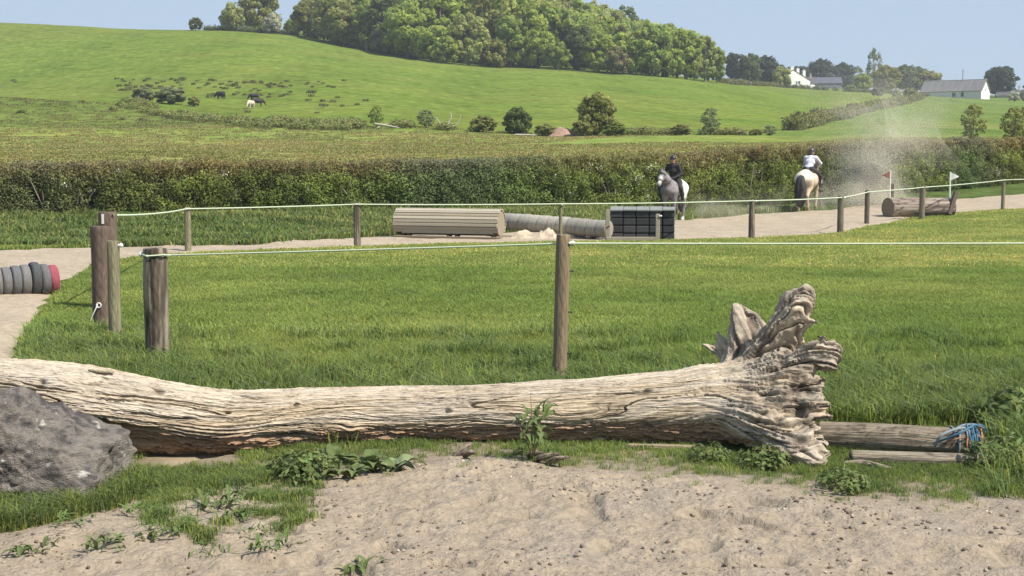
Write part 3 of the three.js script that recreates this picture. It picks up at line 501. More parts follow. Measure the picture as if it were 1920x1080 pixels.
// ---- hedges
function sprayGeo(n, rad, len, seed, up = 0) { const r = rng(seed), l = new Leaves(); for (let i = 0; i < n; i++) { const u = r() * 2 - 1, a = r() * 6.283, s = Math.sqrt(1 - u * u), q = rad * Math.cbrt(r()); l.add(s * Math.cos(a) * q, u * q * (1 + up), s * Math.sin(a) * q, s * Math.cos(a), u, s * Math.sin(a), len * (0.7 + 0.6 * r()), len * 0.55, r, tint(r, 0.7), 0.45); } return l.geo(); }
const leafMat = leafy([2.15, 1.95, 1.8], 0.48);
{
  const R = rng(41), hedge = thing('hedgerow', 'long clipped hawthorn hedge with brownish top and green leafy face behind the sand track', 'hedge');
  const g = [0, 1, 2].map((k) => sprayGeo(84, 0.26, 0.038, 600 + k)), L = [[], [], []], Bl = [], tw = [];
  const blossom = (px) => Math.max(Math.exp(-(((px - 1130) / 34) ** 2)), 0.9 * Math.exp(-(((px - 1195) / 22) ** 2)), 0.75 * Math.exp(-(((px - 1715) / 42) ** 2)), 0.3 * Math.exp(-(((px - 1385) / 60) ** 2)), 0.12);
  const topY = pchip([[-700, 1.86], [0, 1.86], [300, 1.90], [600, 1.90], [900, 1.97], [1100, 2.08], [1250, 2.2], [1400, 2.38], [1500, 2.5], [1650, 2.66], [1800, 2.9], [1920, 2.9], [2500, 3.1]]);
  for (let x = -22; x < 34; x += 0.065) {
    const z0 = hedgeZ(x), d = -z0, px = 960 + F * x / d; if (Math.abs(x) > 0.40 * d) continue;
    const gy = H(x, z0 + 0.7), ty = topY(px) + 0.16 * fbm(x * 0.5, 2, 4, 3) + 0.10 * N3(x * 2.2, 5, 1) + (R() < 0.05 ? 0.16 * R() : 0), hh = ty - gy;
    for (let k = 0; k < 9; k++) {
      const v = R(), isTop = R() < 0.22, y = isTop ? ty - 0.08 * R() : gy + 0.1 + (hh - 0.15) * v, out = isTop ? R() * 1.4 - 0.7 : 0.72 + 0.22 * N3(x * 0.9, y * 1.3, 3) + 0.12 * N3(x * 3, y * 3, 9) - 0.16 * sm(0.75, 1, v);
      const gapn = N3(x * 1.3, y * 1.7, 21) + 0.5 * N3(x * 3.4, y * 3.4, 33); if (!isTop && gapn > 0.24 && R() < 0.85) continue;
      const n = fbm(x * 0.35, y * 0.6, 6, 3), brown = sm(0.66, 0.98, (y - gy) / hh + 0.25 * n) * (0.75 - 0.2 * sm(800, 1000, px) * sm(1300, 1200, px)), dry = sm(420, 120, px) * 0.5 + 0.25 * sm(0.05, 0.3, N3(x * 0.25, 4, 7));
      let c = mix3([0.082, 0.112, 0.030], [0.125, 0.170, 0.042], sm(-0.2, 0.25, n)); c = mix3(c, [0.118, 0.092, 0.05], brown); c = mix3(c, [0.125, 0.115, 0.07], dry * 0.7);
      const sp = fbm(x * 0.16, 3, 11, 2); c = mix3(c, [c[0] * 0.78, c[1] * 0.92, c[2] * 1.25], sm(0, 0.2, sp)); c = mix3(c, [c[0] * 1.3, c[1] * 1.12, c[2]], sm(-0.05, -0.25, sp)); const q = 0.7 + 0.6 * R(); L[Math.floor(R() * 3)].push([x + (R() - 0.5) * 0.1, y, z0 + out, 0.75 + 0.5 * R(), R() * 6.28, c.map((w) => w * q)]);
      if (!isTop && R() < 0.30 * (blossom(px) - 0.08) * sm(-0.1, 0.25, N3(x * 2.5, y * 2.5, 8)) && v > 0.25) Bl.push([x, y, z0 + out + 0.27, 0.6 + 0.7 * R(), R() * 6.28, [0.7, 0.68, 0.6]]);
    }
    if (R() < (px < 700 ? 0.3 : 0.12)) { const y1 = gy + hh * (0.4 + 0.5 * R()), o = 0.75 + 0.25 * R(); tw.push(tube([[x, gy - 0.1, z0 + 0.3 * R(), 0.035], [x + (R() - 0.5) * 0.3, gy + hh * 0.3, z0 + o * 0.8, 0.025], [x + (R() - 0.5) * 0.7, y1, z0 + o, 0.01]], { n: 6, m: 5 })); }
  }
  g.forEach((q, k) => scatter('foliage', q, leafMat, L[k], hedge));
  scatter('blossom', sprayGeo(14, 0.16, 0.03, 650), leafy([1, 1, 1], 0.3), Bl, hedge);
  const st = part('stem', merged(tw), std([0.25, 0.215, 0.16], 0.9), hedge); st.userData.kind = 'stuff';
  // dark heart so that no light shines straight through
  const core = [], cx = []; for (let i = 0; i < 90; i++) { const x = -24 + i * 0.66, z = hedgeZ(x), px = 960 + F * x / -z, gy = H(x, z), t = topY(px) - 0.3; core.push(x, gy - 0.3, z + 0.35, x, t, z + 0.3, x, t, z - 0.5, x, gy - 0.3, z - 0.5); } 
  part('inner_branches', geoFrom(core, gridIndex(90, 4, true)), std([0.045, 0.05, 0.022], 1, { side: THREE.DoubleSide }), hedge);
}
function lineHedge(name, label, pts, w, h, col, seed, step = 0.8) {
  const R = rng(seed), o = thing(name, label, 'hedge'), g = sprayGeo(40, 0.62, 0.16, seed + 1), L = [];
  for (let i = 1; i < pts.length; i++) { const a = pts[i - 1], b = pts[i], n = Math.ceil(a.distanceTo(b) / step);
    for (let k = 0; k < n; k++) { const t = k / n, x = lerp(a.x, b.x, t), z = lerp(a.z, b.z, t), gy = H(x, z), hh = h * (0.65 + 0.55 * fbm(x * 0.12, z * 0.12, seed, 3) * 2 * 0.5 + 0.35 * R()); const gap = N3(x * 0.09, z * 0.09, seed + 5) > 0.42; if (gap) continue;
      for (let q = 0; q < 7; q++) { const y = gy + hh * R(), e = (R() - 0.5) * w, c = mix3(col, [col[0] * 1.5, col[1] * 1.35, col[2] * 1.2], R()); L.push([x + e, y, z + (R() - 0.5) * w, 0.7 + 0.6 * R(), R() * 6.28, c]); } } }
  scatter('foliage', g, leafMat, L, o); return o;
}
lineHedge('field_hedge', 'hedge running up the slope between the two far green fields towards the barn', FIELDHEDGE, 1.2, 1.15, [0.075, 0.09, 0.032], 61);
// ---- trees
function crownGeo(seed, o) {
  const { rx = 4, ry = 5, rz = 4, y0 = 6, lobes = 26, faces = 3600, size = 0.42, lobeR = 0.36, spread = 0.8, shape = 1, base = -0.75 } = o, r = rng(seed), l = new Leaves(), Q = [];
  for (let k = 0; k < lobes; k++) { let u = lerp(base, 1, r()), a = r() * 6.283; const s = Math.sqrt(Math.max(0, 1 - u * u)) ** shape, q = 0.45 + 0.55 * Math.sqrt(r()); Q.push([Math.cos(a) * s * rx * spread * q, y0 + u * ry * spread * (0.6 + 0.4 * q), Math.sin(a) * s * rz * spread * q, lobeR * Math.min(rx, ry) * (0.65 + 0.6 * r()), 0.85 + 0.35 * r()]); }
  const per = Math.ceil(faces / lobes);
  for (const [x, y, z, R, tn] of Q) for (let i = 0; i < per; i++) {
    let u = r() * 1.75 - 0.75; const a = r() * 6.283, s = Math.sqrt(1 - Math.min(1, u * u)), k = R * (0.72 + 0.38 * r()), f = 0.78 + 0.3 * N3(Math.cos(a) * 2.2 + x, u * 2.2 + y, Math.sin(a) * 2.2 + z) * 1.2; if (f < 0.62) continue;
    const t = tint(r, 0.4).map((v) => v * tn), sz = size * (0.6 + 0.7 * r());
    l.add(x + s * Math.cos(a) * k * f * 1.15, y + u * k * f, z + s * Math.sin(a) * k * f * 1.15, s * Math.cos(a), u, s * Math.sin(a), sz, sz * 0.6, r, t, 0.4);
  }
  return l.geo();
}
function trunkGeo(seed, h, r0, lean = 0.3, limbs = 4) {
  const r = rng(seed), L = [tube([[0, -0.6, 0, r0 * 1.35], [lean * 0.2, h * 0.3, 0, r0], [lean * 0.5, h * 0.65, lean * 0.3, r0 * 0.7], [lean, h, lean * 0.2, r0 * 0.25]], { n: 8, m: 9, rough: 0.2, seed })];
  for (let k = 0; k < limbs; k++) { const a = r() * 6.283, y = h * (0.35 + 0.45 * r()), e = h * (0.14 + 0.14 * r()); L.push(tube([[lean * 0.4, y, 0, r0 * 0.45], [lean * 0.4 + Math.cos(a) * e * 0.55, y + e * 0.45, Math.sin(a) * e * 0.55, r0 * 0.28], [lean * 0.4 + Math.cos(a) * e, y + e, Math.sin(a) * e, r0 * 0.08]], { n: 6, m: 6 })); }
  return merged(L);
}
const barkMat = std([0.16, 0.14, 0.11], 0.95), paleBark = std([0.30, 0.27, 0.22], 0.95);
const TREES = [
  [crownGeo(1, { rx: 5.2, ry: 5.6, rz: 5.2, y0: 5.3, base: -0.95, lobes: 84, faces: 7600, size: 0.38, lobeR: 0.23 }), trunkGeo(1, 10, 0.38)],
  [crownGeo(2, { rx: 4.6, ry: 6.4, rz: 4.6, y0: 6.1, base: -0.95, lobes: 84, faces: 7600, size: 0.36, lobeR: 0.22 }), trunkGeo(2, 10.5, 0.34)],
  [crownGeo(3, { rx: 6.0, ry: 5.0, rz: 5.4, y0: 4.8, base: -0.95, lobes: 90, faces: 7600, size: 0.38, lobeR: 0.22, shape: 0.8 }), trunkGeo(3, 9, 0.42)],
  [crownGeo(4, { rx: 4.0, ry: 7.2, rz: 4.0, y0: 7.0, base: -0.95, lobes: 70, faces: 6000, size: 0.36, lobeR: 0.22, spread: 0.85 }), trunkGeo(4, 11.5, 0.28)],
  [crownGeo(5, { rx: 3.2, ry: 3.0, rz: 3.2, y0: 2.6, lobes: 44, faces: 4200, size: 0.28, lobeR: 0.26, base: -0.95 }), trunkGeo(5, 4.5, 0.2)],
  [crownGeo(6, { rx: 4.4, ry: 6.2, rz: 4.4, y0: 6.6, base: -0.98, lobes: 120, faces: 2300, size: 0.36, lobeR: 0.17, spread: 0.95 }), trunkGeo(6, 10, 0.24, 0.5, 8)],
];
const LEAF = { bright: leafy([0.33, 0.40, 0.08]), green: leafy([0.25, 0.32, 0.072]), olive: leafy([0.29, 0.30, 0.09]), dark: leafy([0.13, 0.17, 0.052]), grey: leafy([0.25, 0.28, 0.15]), yellow: leafy([0.37, 0.40, 0.14]), black: leafy([0.06, 0.085, 0.05]), blossom: leafy([0.55, 0.55, 0.43]), brownish: leafy([0.26, 0.235, 0.12]) };
const protoTrees = new Map();
function tree(kind, leaf, label, p, s, turn, group, name = 'broadleaf_tree', cat = 'tree', bark = barkMat, ys = 1) {
  const o = thing(name, label, cat, [p.x, p.y, p.z], turn, group);
  part('crown', TREES[kind][0], LEAF[leaf], o); part('trunk', TREES[kind][1], bark, o); o.scale.set(s, s * ys, s); return o;
}
{
  const R = rng(2024);
  // the front row along the edge of the wood: [column, distance, kind, foliage, scale, height stretch, label]
  const front = [
    [575, 292, 1, 'olive', 0.62, 1, 'slim olive tree at the far left end of the hilltop wood'],
    [612, 286, 5, 'grey', 0.75, 1, 'thin greyish tree near the left end of the hilltop wood'],
    [650, 280, 0, 'olive', 0.88, 1, 'dull olive rounded tree on the left shoulder of the wood'],
    [690, 276, 3, 'green', 0.72, 1, 'tall narrow green tree on the left shoulder of the wood'],
    [722, 272, 4, 'grey', 0.95, 1, 'low greyish bush above the shaded bank of the wood'],
    [768, 267, 0, 'bright', 1.02, 1, 'large bright green layered tree over the dark shade at the wood edge'],
    [812, 262, 2, 'bright', 0.82, 0.9, 'broad bright green tree hanging over the lowest corner of the wood'],
    [838, 258, 4, 'bright', 0.9, 1, 'small bright green bush at the lowest corner of the wood'],
    [880, 260, 0, 'yellow', 0.85, 1.1, 'pale yellowish green tree right of the lowest wood corner'],
    [925, 262, 4, 'olive', 1.0, 1, 'low olive bush at the foot of the wood centre'],
    [958, 264, 1, 'green', 0.82, 1, 'upright mid green tree in the centre of the wood edge'],
    [1005, 265, 2, 'bright', 0.78, 1, 'spreading bright green tree in the right half of the wood edge'],
    [1045, 262, 4, 'green', 0.95, 1, 'small green bush in front of the right half of the wood'],
    [1085, 264, 1, 'dark', 0.72, 1, 'dark green tree between brighter ones in the right half of the wood'],
    [1120, 263, 0, 'bright', 0.74, 1, 'rounded bright green tree right of the dark one in the wood'],
    [1150, 262, 4, 'brownish', 0.95, 1, 'brownish low bush at the wood foot above the pasture'],
    [1180, 266, 2, 'bright', 0.88, 1, 'wide fresh green tree near the right end of the wood'],
    [1215, 266, 0, 'green', 0.9, 1, 'deep green tree near the right end of the wood'],
    [1248, 267, 4, 'bright', 1.15, 1, 'light green bush near the right end of the wood'],
    [1283, 270, 1, 'bright', 0.84, 1, 'fresh green tree leaning over the right end of the wood'],
    [1318, 274, 3, 'yellow', 0.66, 1, 'light green tree with thin pale trunk at the right tip of the wood'],
    [1340, 280, 3, 'green', 0.52, 1, 'narrow green tree closing the right tip of the wood'],
  ];
  for (const [px, d, k, leaf, s, ys, label] of front) tree(k, leaf, label, G(px, d), s, R() * 6.28, 'front trees of the hilltop wood', k === 4 ? 'woodland_bush' : 'broadleaf_tree', k === 4 ? 'bush' : 'tree', k === 3 ? paleBark : barkMat, ys);
  // rows behind that fill the dome of the wood
  const dome = pchip([[540, 30], [620, -40], [900, -60], [1090, -10], [1150, 2], [1200, 22], [1260, 38], [1300, 58], [1330, 82], [1360, 112]]);
  const leafs = ['green', 'olive', 'bright', 'green', 'yellow', 'olive', 'dark', 'bright'];
  for (let row = 0; row < 4; row++) for (let px = 560 + row * 13; px < 1345 - row * 6; px += 44 - row * 2) {
    const q = px + (R() - 0.5) * 20, d = [274, 290, 308, 330][row] + (q < 760 ? (760 - q) * 0.10 : 0) + (R() - 0.5) * 8, g = G(q, d), want = at(q, dome(q) + (3 - row) * 9 + R() * 8, d).y - g.y, k = [0, 1, 2, 3, 5, 1, 0][Math.floor(R() * 7)];
    const s = clamp(want / [10.9, 12.2, 9.8, 14, 4, 13][k], 0.35, 1.6), leaf = leafs[Math.floor(R() * leafs.length)];
    const look = { green: 'mid green', olive: 'olive', bright: 'bright green', yellow: 'yellowish green', dark: 'dark green' }[leaf], where = q < 800 ? 'left part' : q < 1060 ? 'middle' : 'right part', lab = row > 1 ? look + ' tree on the crest of the wood, ' + where + ', against the sky' : look + ' tree just behind the front trees of the wood, ' + where;
    tree(k, leaf, lab, g, s, R() * 6.28, lab + 's');
  }
  // dark firs showing on the skyline of the wood
  tree(2, 'black', 'dark rounded conifer showing above the right part of the wood skyline', G(1175, 345), 1.0, 1, null, 'dark_tree', 'tree', barkMat, 1.12);
  tree(1, 'black', 'dark tree top on the wood skyline left of the rounded conifer', G(1085, 350), 0.98, 1, null, 'dark_tree');
  // left end of the skyline
  tree(4, 'dark', 'small dark lone tree on the left skyline of the hill', G(374, 300), 0.50, 2, null, 'lone_tree');
  tree(4, 'yellow', 'rounded pale yellowish bush on the left skyline', G(442, 300), 0.95, 0.4, null, 'skyline_bush', 'bush', barkMat, 1.15);
  tree(0, 'olive', 'tall olive tree on the skyline behind the white blossoming bush', G(492, 306), 0.95, 0.9, null);
  tree(4, 'blossom', 'white blossoming hawthorn bush on the left skyline', G(516, 297), 0.72, 0.9, null, 'hawthorn_bush', 'bush', barkMat, 1.1);
  tree(4, 'green', 'small green bush between the white hawthorn and the wood', G(552, 298), 0.6, 0.2, null, 'skyline_bush', 'bush');
  lineHedge('skyline_hedge', 'low dark hedge along the left skyline below the blossoming bush', [G(395, 300), G(470, 300), G(560, 296), G(600, 290)], 1.2, 1.0, [0.06, 0.08, 0.03], 71);
  // shrubs along the foot of the pasture
  const shrubs = [
    [1118, 113, 0, 'olive', 0.33, 'tall loose grey-green thorn tree in the pasture right of the earth mound', 'thorn_tree', 'tree', 1.05],
    [1092, 112, 4, 'olive', 0.32, 'low bush at the left foot of the pasture thorn tree', 'pasture_bush', 'bush', 0.8],
    [1152, 112, 4, 'green', 0.35, 'low bush at the right foot of the pasture thorn tree', 'pasture_bush', 'bush', 0.6],
    [970, 115, 4, 'dark', 0.40, 'dark green thorny bush left of the earth mound', 'pasture_bush', 'bush', 1],
    [906, 115, 4, 'olive', 0.38, 'low spreading bush left of the dark thorny bush', 'pasture_bush', 'bush', 0.65],
    [1022, 114, 4, 'olive', 0.32, 'low green bush just left of the earth mound', 'pasture_bush', 'bush', 0.55],
    [708, 117, 5, 'green', 0.155, 'spiky little thorn bush above the fallen branches in the pasture', 'pasture_bush', 'bush', 0.9],
    [800, 117, 5, 'grey', 0.18, 'thin grey twiggy bush left of the bare dead branch', 'pasture_bush', 'bush', 0.65],
    [325, 148, 4, 'grey', 0.60, 'hazy grey-green bush in front of the dark clumps on the left hillside', 'hillside_bush', 'bush', 0.55],
    [275, 148, 4, 'grey', 0.42, 'paler small bush left of the hazy hillside bush', 'hillside_bush', 'bush', 0.7],
    [368, 147, 4, 'olive', 0.24, 'small round bush right of the hazy hillside bush', 'hillside_bush', 'bush', 0.8],
    [1330, 113, 5, 'grey', 0.19, 'airy grey bush in the pasture left of the field hedge foot', 'pasture_bush', 'bush', 0.9],
    [1275, 113, 4, 'olive', 0.30, 'wide low bush left of the airy grey bush', 'pasture_bush', 'bush', 0.55],
    [1440, 113, 5, 'grey', 0.15, 'low straggling pale bush at the foot of the field hedge', 'pasture_bush', 'bush', 0.45],
    [1414, 112, 4, 'olive', 0.2, 'small dark scrubby bush left of the pale straggling bush', 'pasture_bush', 'bush', 0.5],
    [1820, 84, 5, 'olive', 0.175, 'loose upright sapling standing above the hedge at the right', 'sapling', 'tree', 1.05],
    [1896, 82, 5, 'olive', 0.19, 'wide pale sapling above the hedge at the right picture edge', 'sapling', 'tree', 1.0],
    [1915, 83, 5, 'grey', 0.17, 'second pale sapling half cut by the right picture edge', 'sapling', 'tree', 1.1],
  ];
  for (const [px, d, k, leaf, s, label, name, cat, ys] of shrubs) tree(k, leaf, label, G(px, d), s, R() * 6.28, null, name, cat, barkMat, ys);
  // trees round the far farm
  const far = [
    [1372, 400, 1, 'black', 0.72, 'dark tree right beside the wood tip', 1], [1400, 400, 0, 'dark', 0.85, 'dark green tree left of the willow at the farmhouse', 1], [1432, 410, 0, 'black', 0.85, 'blackish tree behind the willow at the farmhouse', 1],
    [1461, 400, 4, 'yellow', 1.05, 'bright yellow-green willow beside the white farmhouse', 1.05], [1490, 480, 2, 'black', 0.9, 'broad dark tree behind the white chimneys', 0.9], [1535, 480, 0, 'black', 0.98, 'tall dark tree right behind the farmhouse roof', 1],
    [1575, 485, 0, 'black', 0.86, 'dark tree behind the grey low roof', 1.05], [1612, 420, 4, 'bright', 0.95, 'lime green bush right of the slate roof', 1.05], [1655, 425, 0, 'olive', 0.95, 'olive tree below the tall poplar', 0.85], [1632, 430, 5, 'grey', 0.55, 'tall sparse poplar rising above the other far trees', 1.85],
    [1692, 440, 0, 'dark', 0.92, 'dark tree right of the poplar', 0.9], [1735, 440, 4, 'olive', 1.5, 'olive rounded tree at the left end of the barn', 0.85], [1868, 430, 2, 'black', 1.12, 'big spreading dark tree behind the barn', 0.95],
    [1675, 345, 4, 'blossom', 0.45, 'pale blossoming bush at the top of the field hedge', 0.9], [1700, 352, 4, 'olive', 0.6, 'olive bush left of the barn', 0.8], [1640, 350, 4, 'dark', 0.55, 'dark bush in the field corner below the poplar', 0.8], [1588, 400, 4, 'green', 0.6, 'small green bush below the slate roof', 0.6],
    [1893, 384, 4, 'blossom', 0.6, 'whitish blossoming bush right of the barn', 0.8], [1920, 386, 4, 'olive', 0.7, 'olive bush at the right edge beyond the barn', 0.9], [1712, 470, 0, 'dark', 0.9, 'distant dark tree between poplar and barn', 0.9], [1455, 500, 1, 'black', 0.8, 'far dark tree on the ridge left of the farmhouse', 0.9],
    [1600, 500, 5, 'grey', 0.7, 'bare greyish tree on the ridge between slate roof and poplar', 0.95], [1510, 520, 3, 'dark', 0.72, 'narrow dark tree on the ridge behind the farmhouse', 0.9], [1930, 420, 0, 'dark', 0.7, 'dark tree beyond the barn at the picture edge', 0.8], [1660, 480, 1, 'dark', 0.75, 'dark tree on the ridge right behind the poplar', 0.8],
  ];
  for (const [px, d, k, leaf, s, label, ys] of far) tree(k, leaf, label, G(px, d), s, R() * 6.28, null, k === 4 ? 'farm_bush' : 'farm_tree', k === 4 ? 'bush' : 'tree', barkMat, ys);
  lineHedge('boundary_hedge', 'dark hedge line at the foot of the trees left of the farmhouse', [G(1350, 300), G(1400, 360), G(1470, 405), G(1560, 412), G(1640, 395), G(1740, 388)], 1.4, 0.8, [0.06, 0.075, 0.03], 83, 1.2);
}
// low scrub between rough field and pasture
{
  const R = rng(15), g = sprayGeo(40, 0.5, 0.13, 90), L = [];
  for (let k = 0; k < 1500; k++) { const px = 225 + R() * 1200, d = scrubD(px) + (R() - 0.3) * 7 * (px < 660 ? 1.5 : 0.6), n = N3(px * 0.02, d * 0.2, 3); if (n < (px < 660 ? -0.25 : 0.12)) continue; const q = G(px, d), c = mix3([0.075, 0.10, 0.032], [0.14, 0.155, 0.055], R()); L.push([q.x, q.y + 0.12 + 0.25 * R() * (n + 0.4), q.z, 0.6 + 0.6 * R(), R() * 6.28, c, 0.7]); }
  const im = scatter('scrub', g, leafMat, L); tag(im, 'low rough scrub along the line between the olive field and the hill pasture', 'scrub', null, 'stuff');
}
// rush clumps on the hillside
{
  const R = rng(33), gs = [0, 1, 2].map((k) => { const l = tuftGeo(46, 0.5, 0.42, 0.035, 700 + k, 1.1); return l; }), m = leafy([0.13, 0.13, 0.055], 0.2), src = gs.map((g, k) => null);
  const put = (px, py, label, group) => { const k = Math.floor(R() * 3), p = hit(px, py); if (p.z < -270) return; const s = 0.58 + 0.36 * R(), o = part(numbered('rush_clump'), gs[k], m, scene); o.position.copy(p); o.rotation.y = R() * 6.28; o.scale.set(s * (0.9 + 0.35 * R()), s * (0.7 + 0.4 * R()), s); tag(o, label, 'rush clump', group); };
  for (let k = 0; k < 42; k++) put(278 + (R() - 0.5) * 130, 160 + (R() - 0.5) * 24, 'dark rush clump in the dense patch above the hazy bush on the left hillside', 'rush clumps of the left patch');
  for (let k = 0; k < 50; k++) put(465 + (R() - 0.5) * 165, 168 + (R() - 0.5) * 30, 'dark rush clump in the dense patch round the cattle', 'rush clumps round the cattle');
  for (let k = 0; k < 34; k++) put(20 + R() * 680, 145 + R() * 85, 'dark rush clump lying scattered on the open hillside', 'scattered rush clumps');
  for (let k = 0; k < 12; k++) put(560 + R() * 110, 148 + R() * 62, 'dark rush clump right of the cattle on the open hillside', 'rush clumps right of the cattle');
}
// ---------------------------------------------------------------- fence posts and tapes
const postMat = std([1, 1, 1], 0.9, { vertexColors: true, map: scaled(T.grain, 3, 0.7), bumpMap: scaled(T.grainBump, 3, 0.7), bumpScale: 0.012, side: THREE.DoubleSide });
function postGeo(r, h, seed, o = {}) { // v runs up the grain
  const { taper = 0.94, rough = 0.05, crack = 0, cols = [[0.30, 0.245, 0.165], [0.20, 0.165, 0.115]] } = o, n = 40, m = 44, pos = [], uv = [], col = [];
  for (let i = 0; i <= n + 2; i++) {
    const t = Math.min(1, i / n), y = i <= n ? lerp(-0.25, h, t) : h + (i === n + 1 ? 0.004 : 0.008), s = i <= n ? (i === n ? 0.97 : 1) : i === n + 1 ? 0.90 : 0.0;
    for (let j = 0; j < m; j++) {
      const w = j / m * 6.28318, c = Math.cos(w), d = Math.sin(w), g = N3(c * 3.5 + seed, y * 0.9, d * 3.5), g2 = N3(c * 9 + seed, y * 1.2, d * 9), cr = crack * (1 - sm(0, 0.14, Math.abs(g)));
      const rr = r * lerp(1, taper, t) * s * (1 + rough * (fbm(c * 1.2 + seed, y * 2.2, d * 1.2, 3) * 2 + 0.3 * g2) - cr * 0.12);
      pos.push(c * rr, y + 0.012 * N3(c + seed, 3, d) * (i >= n ? 1 : 0), d * rr); uv.push(y, j / m);
      const k = sm(-0.3, 0.3, g + g2 * 0.5 + 0.3 * N3(c * 2, y * 3, seed)); const q = 1 - 0.65 * cr; col.push(...mix3(cols[0], cols[1], k).map((v) => v * q * (i > n ? 0.9 : 1)));
    }
  }
  return geoFrom(pos, gridIndex(n + 3, m, true, true), { uv: uv.map((v, i) => v), color: col });
}
const white = std([0.72, 0.72, 0.68], 0.5), knobG = merged([moved(new THREE.CylinderGeometry(0.016, 0.02, 0.05, 12), 0, 0, 0, 0, 0, Math.PI / 2), moved(new THREE.SphereGeometry(0.026, 12, 10), 0.025, 0, 0)]);
const nail = merged([moved(new THREE.CylinderGeometry(0.006, 0.006, 0.035, 8), 0.015, 0, 0, 0, 0, Math.PI / 2), moved(new THREE.CylinderGeometry(0.012, 0.012, 0.008, 10), 0.034, 0, 0, 0, 0, Math.PI / 2)]), iron = std([0.03, 0.028, 0.026], 0.6);
function post(px, topY, baseY, r, label, seed, o = {}) {
  const b = o.d ? G(px, o.d) : hit(px, baseY), h = at(px, topY, -b.z).y - b.y, p = thing('fence_post', label, 'fence post', [b.x, b.y, b.z], 0, o.group);
  part('shaft', postGeo(r, h, seed, o), postMat, p); if (o.lean) p.rotation.z = o.lean;
  if (o.knob) { const k = part('insulator', knobG, white, p); k.position.set(r * 0.95, h - o.knob, 0.01); if (o.knobSide) { k.position.x = -r * 0.95; k.rotation.y = Math.PI; } }
  for (const y of o.nails ?? []) { const k = part('nail', nail, iron, p); k.position.set(r * 0.97, y, 0.02); }
  return { b, h, p, x: b.x, y: b.y + h, z: b.z };
}
const OLD = [[0.33, 0.285, 0.215], [0.10, 0.075, 0.05]], RED = [[0.175, 0.125, 0.095], [0.12, 0.085, 0.065]], GREENISH = [[0.30, 0.275, 0.165], [0.21, 0.185, 0.11]];
const near0 = post(296, 466, 682, 0.128, 'thick weathered strainer post with peeling bark at the left end of the near tape', 1, { rough: 0.07, crack: 1, cols: OLD, taper: 1.02, knob: 0.06, knobSide: true });
const near1 = post(1049, 441, 722, 0.070, 'slim brown round post standing right behind the middle of the trunk', 2, { cols: [[0.31, 0.235, 0.145], [0.235, 0.175, 0.105]], knob: 0.075, nails: [1.02, 0.62, 0.22].map((v) => v + 0.1), lean: -0.022, taper: 0.98 });
const near2 = post(2010, 440, 700, 0.07, 'round post just outside the right picture edge', 3, { d: 13.6 });
const gate0 = post(194, 425, 628, 0.125, 'thick reddish brown gate post at the left with a white hook low on it', 4, { cols: RED, rough: 0.05, knob: 0.62, taper: 0.97 });
const gate1 = post(217, 452, 650, 0.074, 'pale greenish thinner post leaning against the thick gate post', 5, { cols: GREENISH, knob: 0.05 });
const gate2 = post(202, 398, 600, 0.135, 'taller square-topped brown post behind the thick gate post', 6, { cols: RED, d: 19.6 });
{ // hook and white strip on the gate posts
  const k = part('gate_hook', merged([tube([[0, 0.10, 0.0, 0.008], [-0.02, 0.05, 0.01, 0.008], [-0.06, -0.03, 0.01, 0.007], [-0.10, -0.12, 0.0, 0.006]], { n: 14, m: 8 }), moved(new THREE.TorusGeometry(0.028, 0.008, 8, 18), 0.012, 0.085, 0)]), white, gate0.p); k.position.set(-0.02, 0.30, 0.135);
  const s = part('white_strip', box(0.035, 0.14, 0.012, 0.004), std([0.62, 0.6, 0.55], 0.7), gate2.p); s.position.set(-0.03, gate2.h - 0.09, 0.136);
}
const far = [
  post(353, 389, 473, 0.078, 'far fence post by the sand track, first right of the gate posts', 11, { cols: GREENISH }),
  post(670, 379, 466, 0.085, 'far fence post left of the barrel jump', 12, { cols: OLD, rough: 0.08 }),
  post(1051, 383, 458, 0.045, 'thin far fence post in front of the ribbed tube jump', 13, { cols: GREENISH, knob: 0.02 }),
  post(1409, 375, 451, 0.085, 'far fence post with split bark between the two horses', 14, { cols: OLD, rough: 0.09, crack: 0.7, knob: 0.03 }),
  post(1575, 367, 440, 0.092, 'stout far fence post right of the cream horse', 15, { cols: [[0.22, 0.19, 0.135], [0.15, 0.125, 0.09]], knob: 0.06 }),
  post(1625, 357, 422, 0.082, 'dark far fence post just right of the stout one', 16, { cols: [[0.17, 0.145, 0.105], [0.12, 0.10, 0.075]] }),
  post(1728, 349, 414, 0.10, 'far fence post in front of the dark log jump', 17, { cols: [[0.26, 0.22, 0.15], [0.18, 0.15, 0.105]], knob: 0.04 }),
  post(1880, 337, 396, 0.07, 'rightmost far fence post beyond the dark log jump', 18, { cols: GREENISH, knob: 0.02 }),
  post(2010, 331, 391, 0.07, 'far fence post outside the right picture edge', 19, {}),
];
const tapeMat = std([0.50, 0.56, 0.39], 0.75);
function tape(label, pts, r, sag) {
  const L = []; for (let i = 1; i < pts.length; i++) { const a = pts[i - 1], b = pts[i], P = []; for (let k = 0; k <= 8; k++) { const t = k / 8; P.push([lerp(a[0], b[0], t), lerp(a[1], b[1], t) - sag * 4 * t * (1 - t) * Math.hypot(a[0] - b[0], a[2] - b[2]) / 10, lerp(a[2], b[2], t), r]); } L.push(tube(P, { n: 24, m: 8, cap: false })); }
  for (const p of pts.slice(1, -1)) L.push(moved(new THREE.SphereGeometry(r * 1.6, 8, 6), p[0], p[1], p[2]));
  return top('fence_rope', merged(L), tapeMat, label, 'fence rope');
}
const tip = (p, off, r) => [p.x + (r ?? 0), p.y - off, p.z + 0.09];
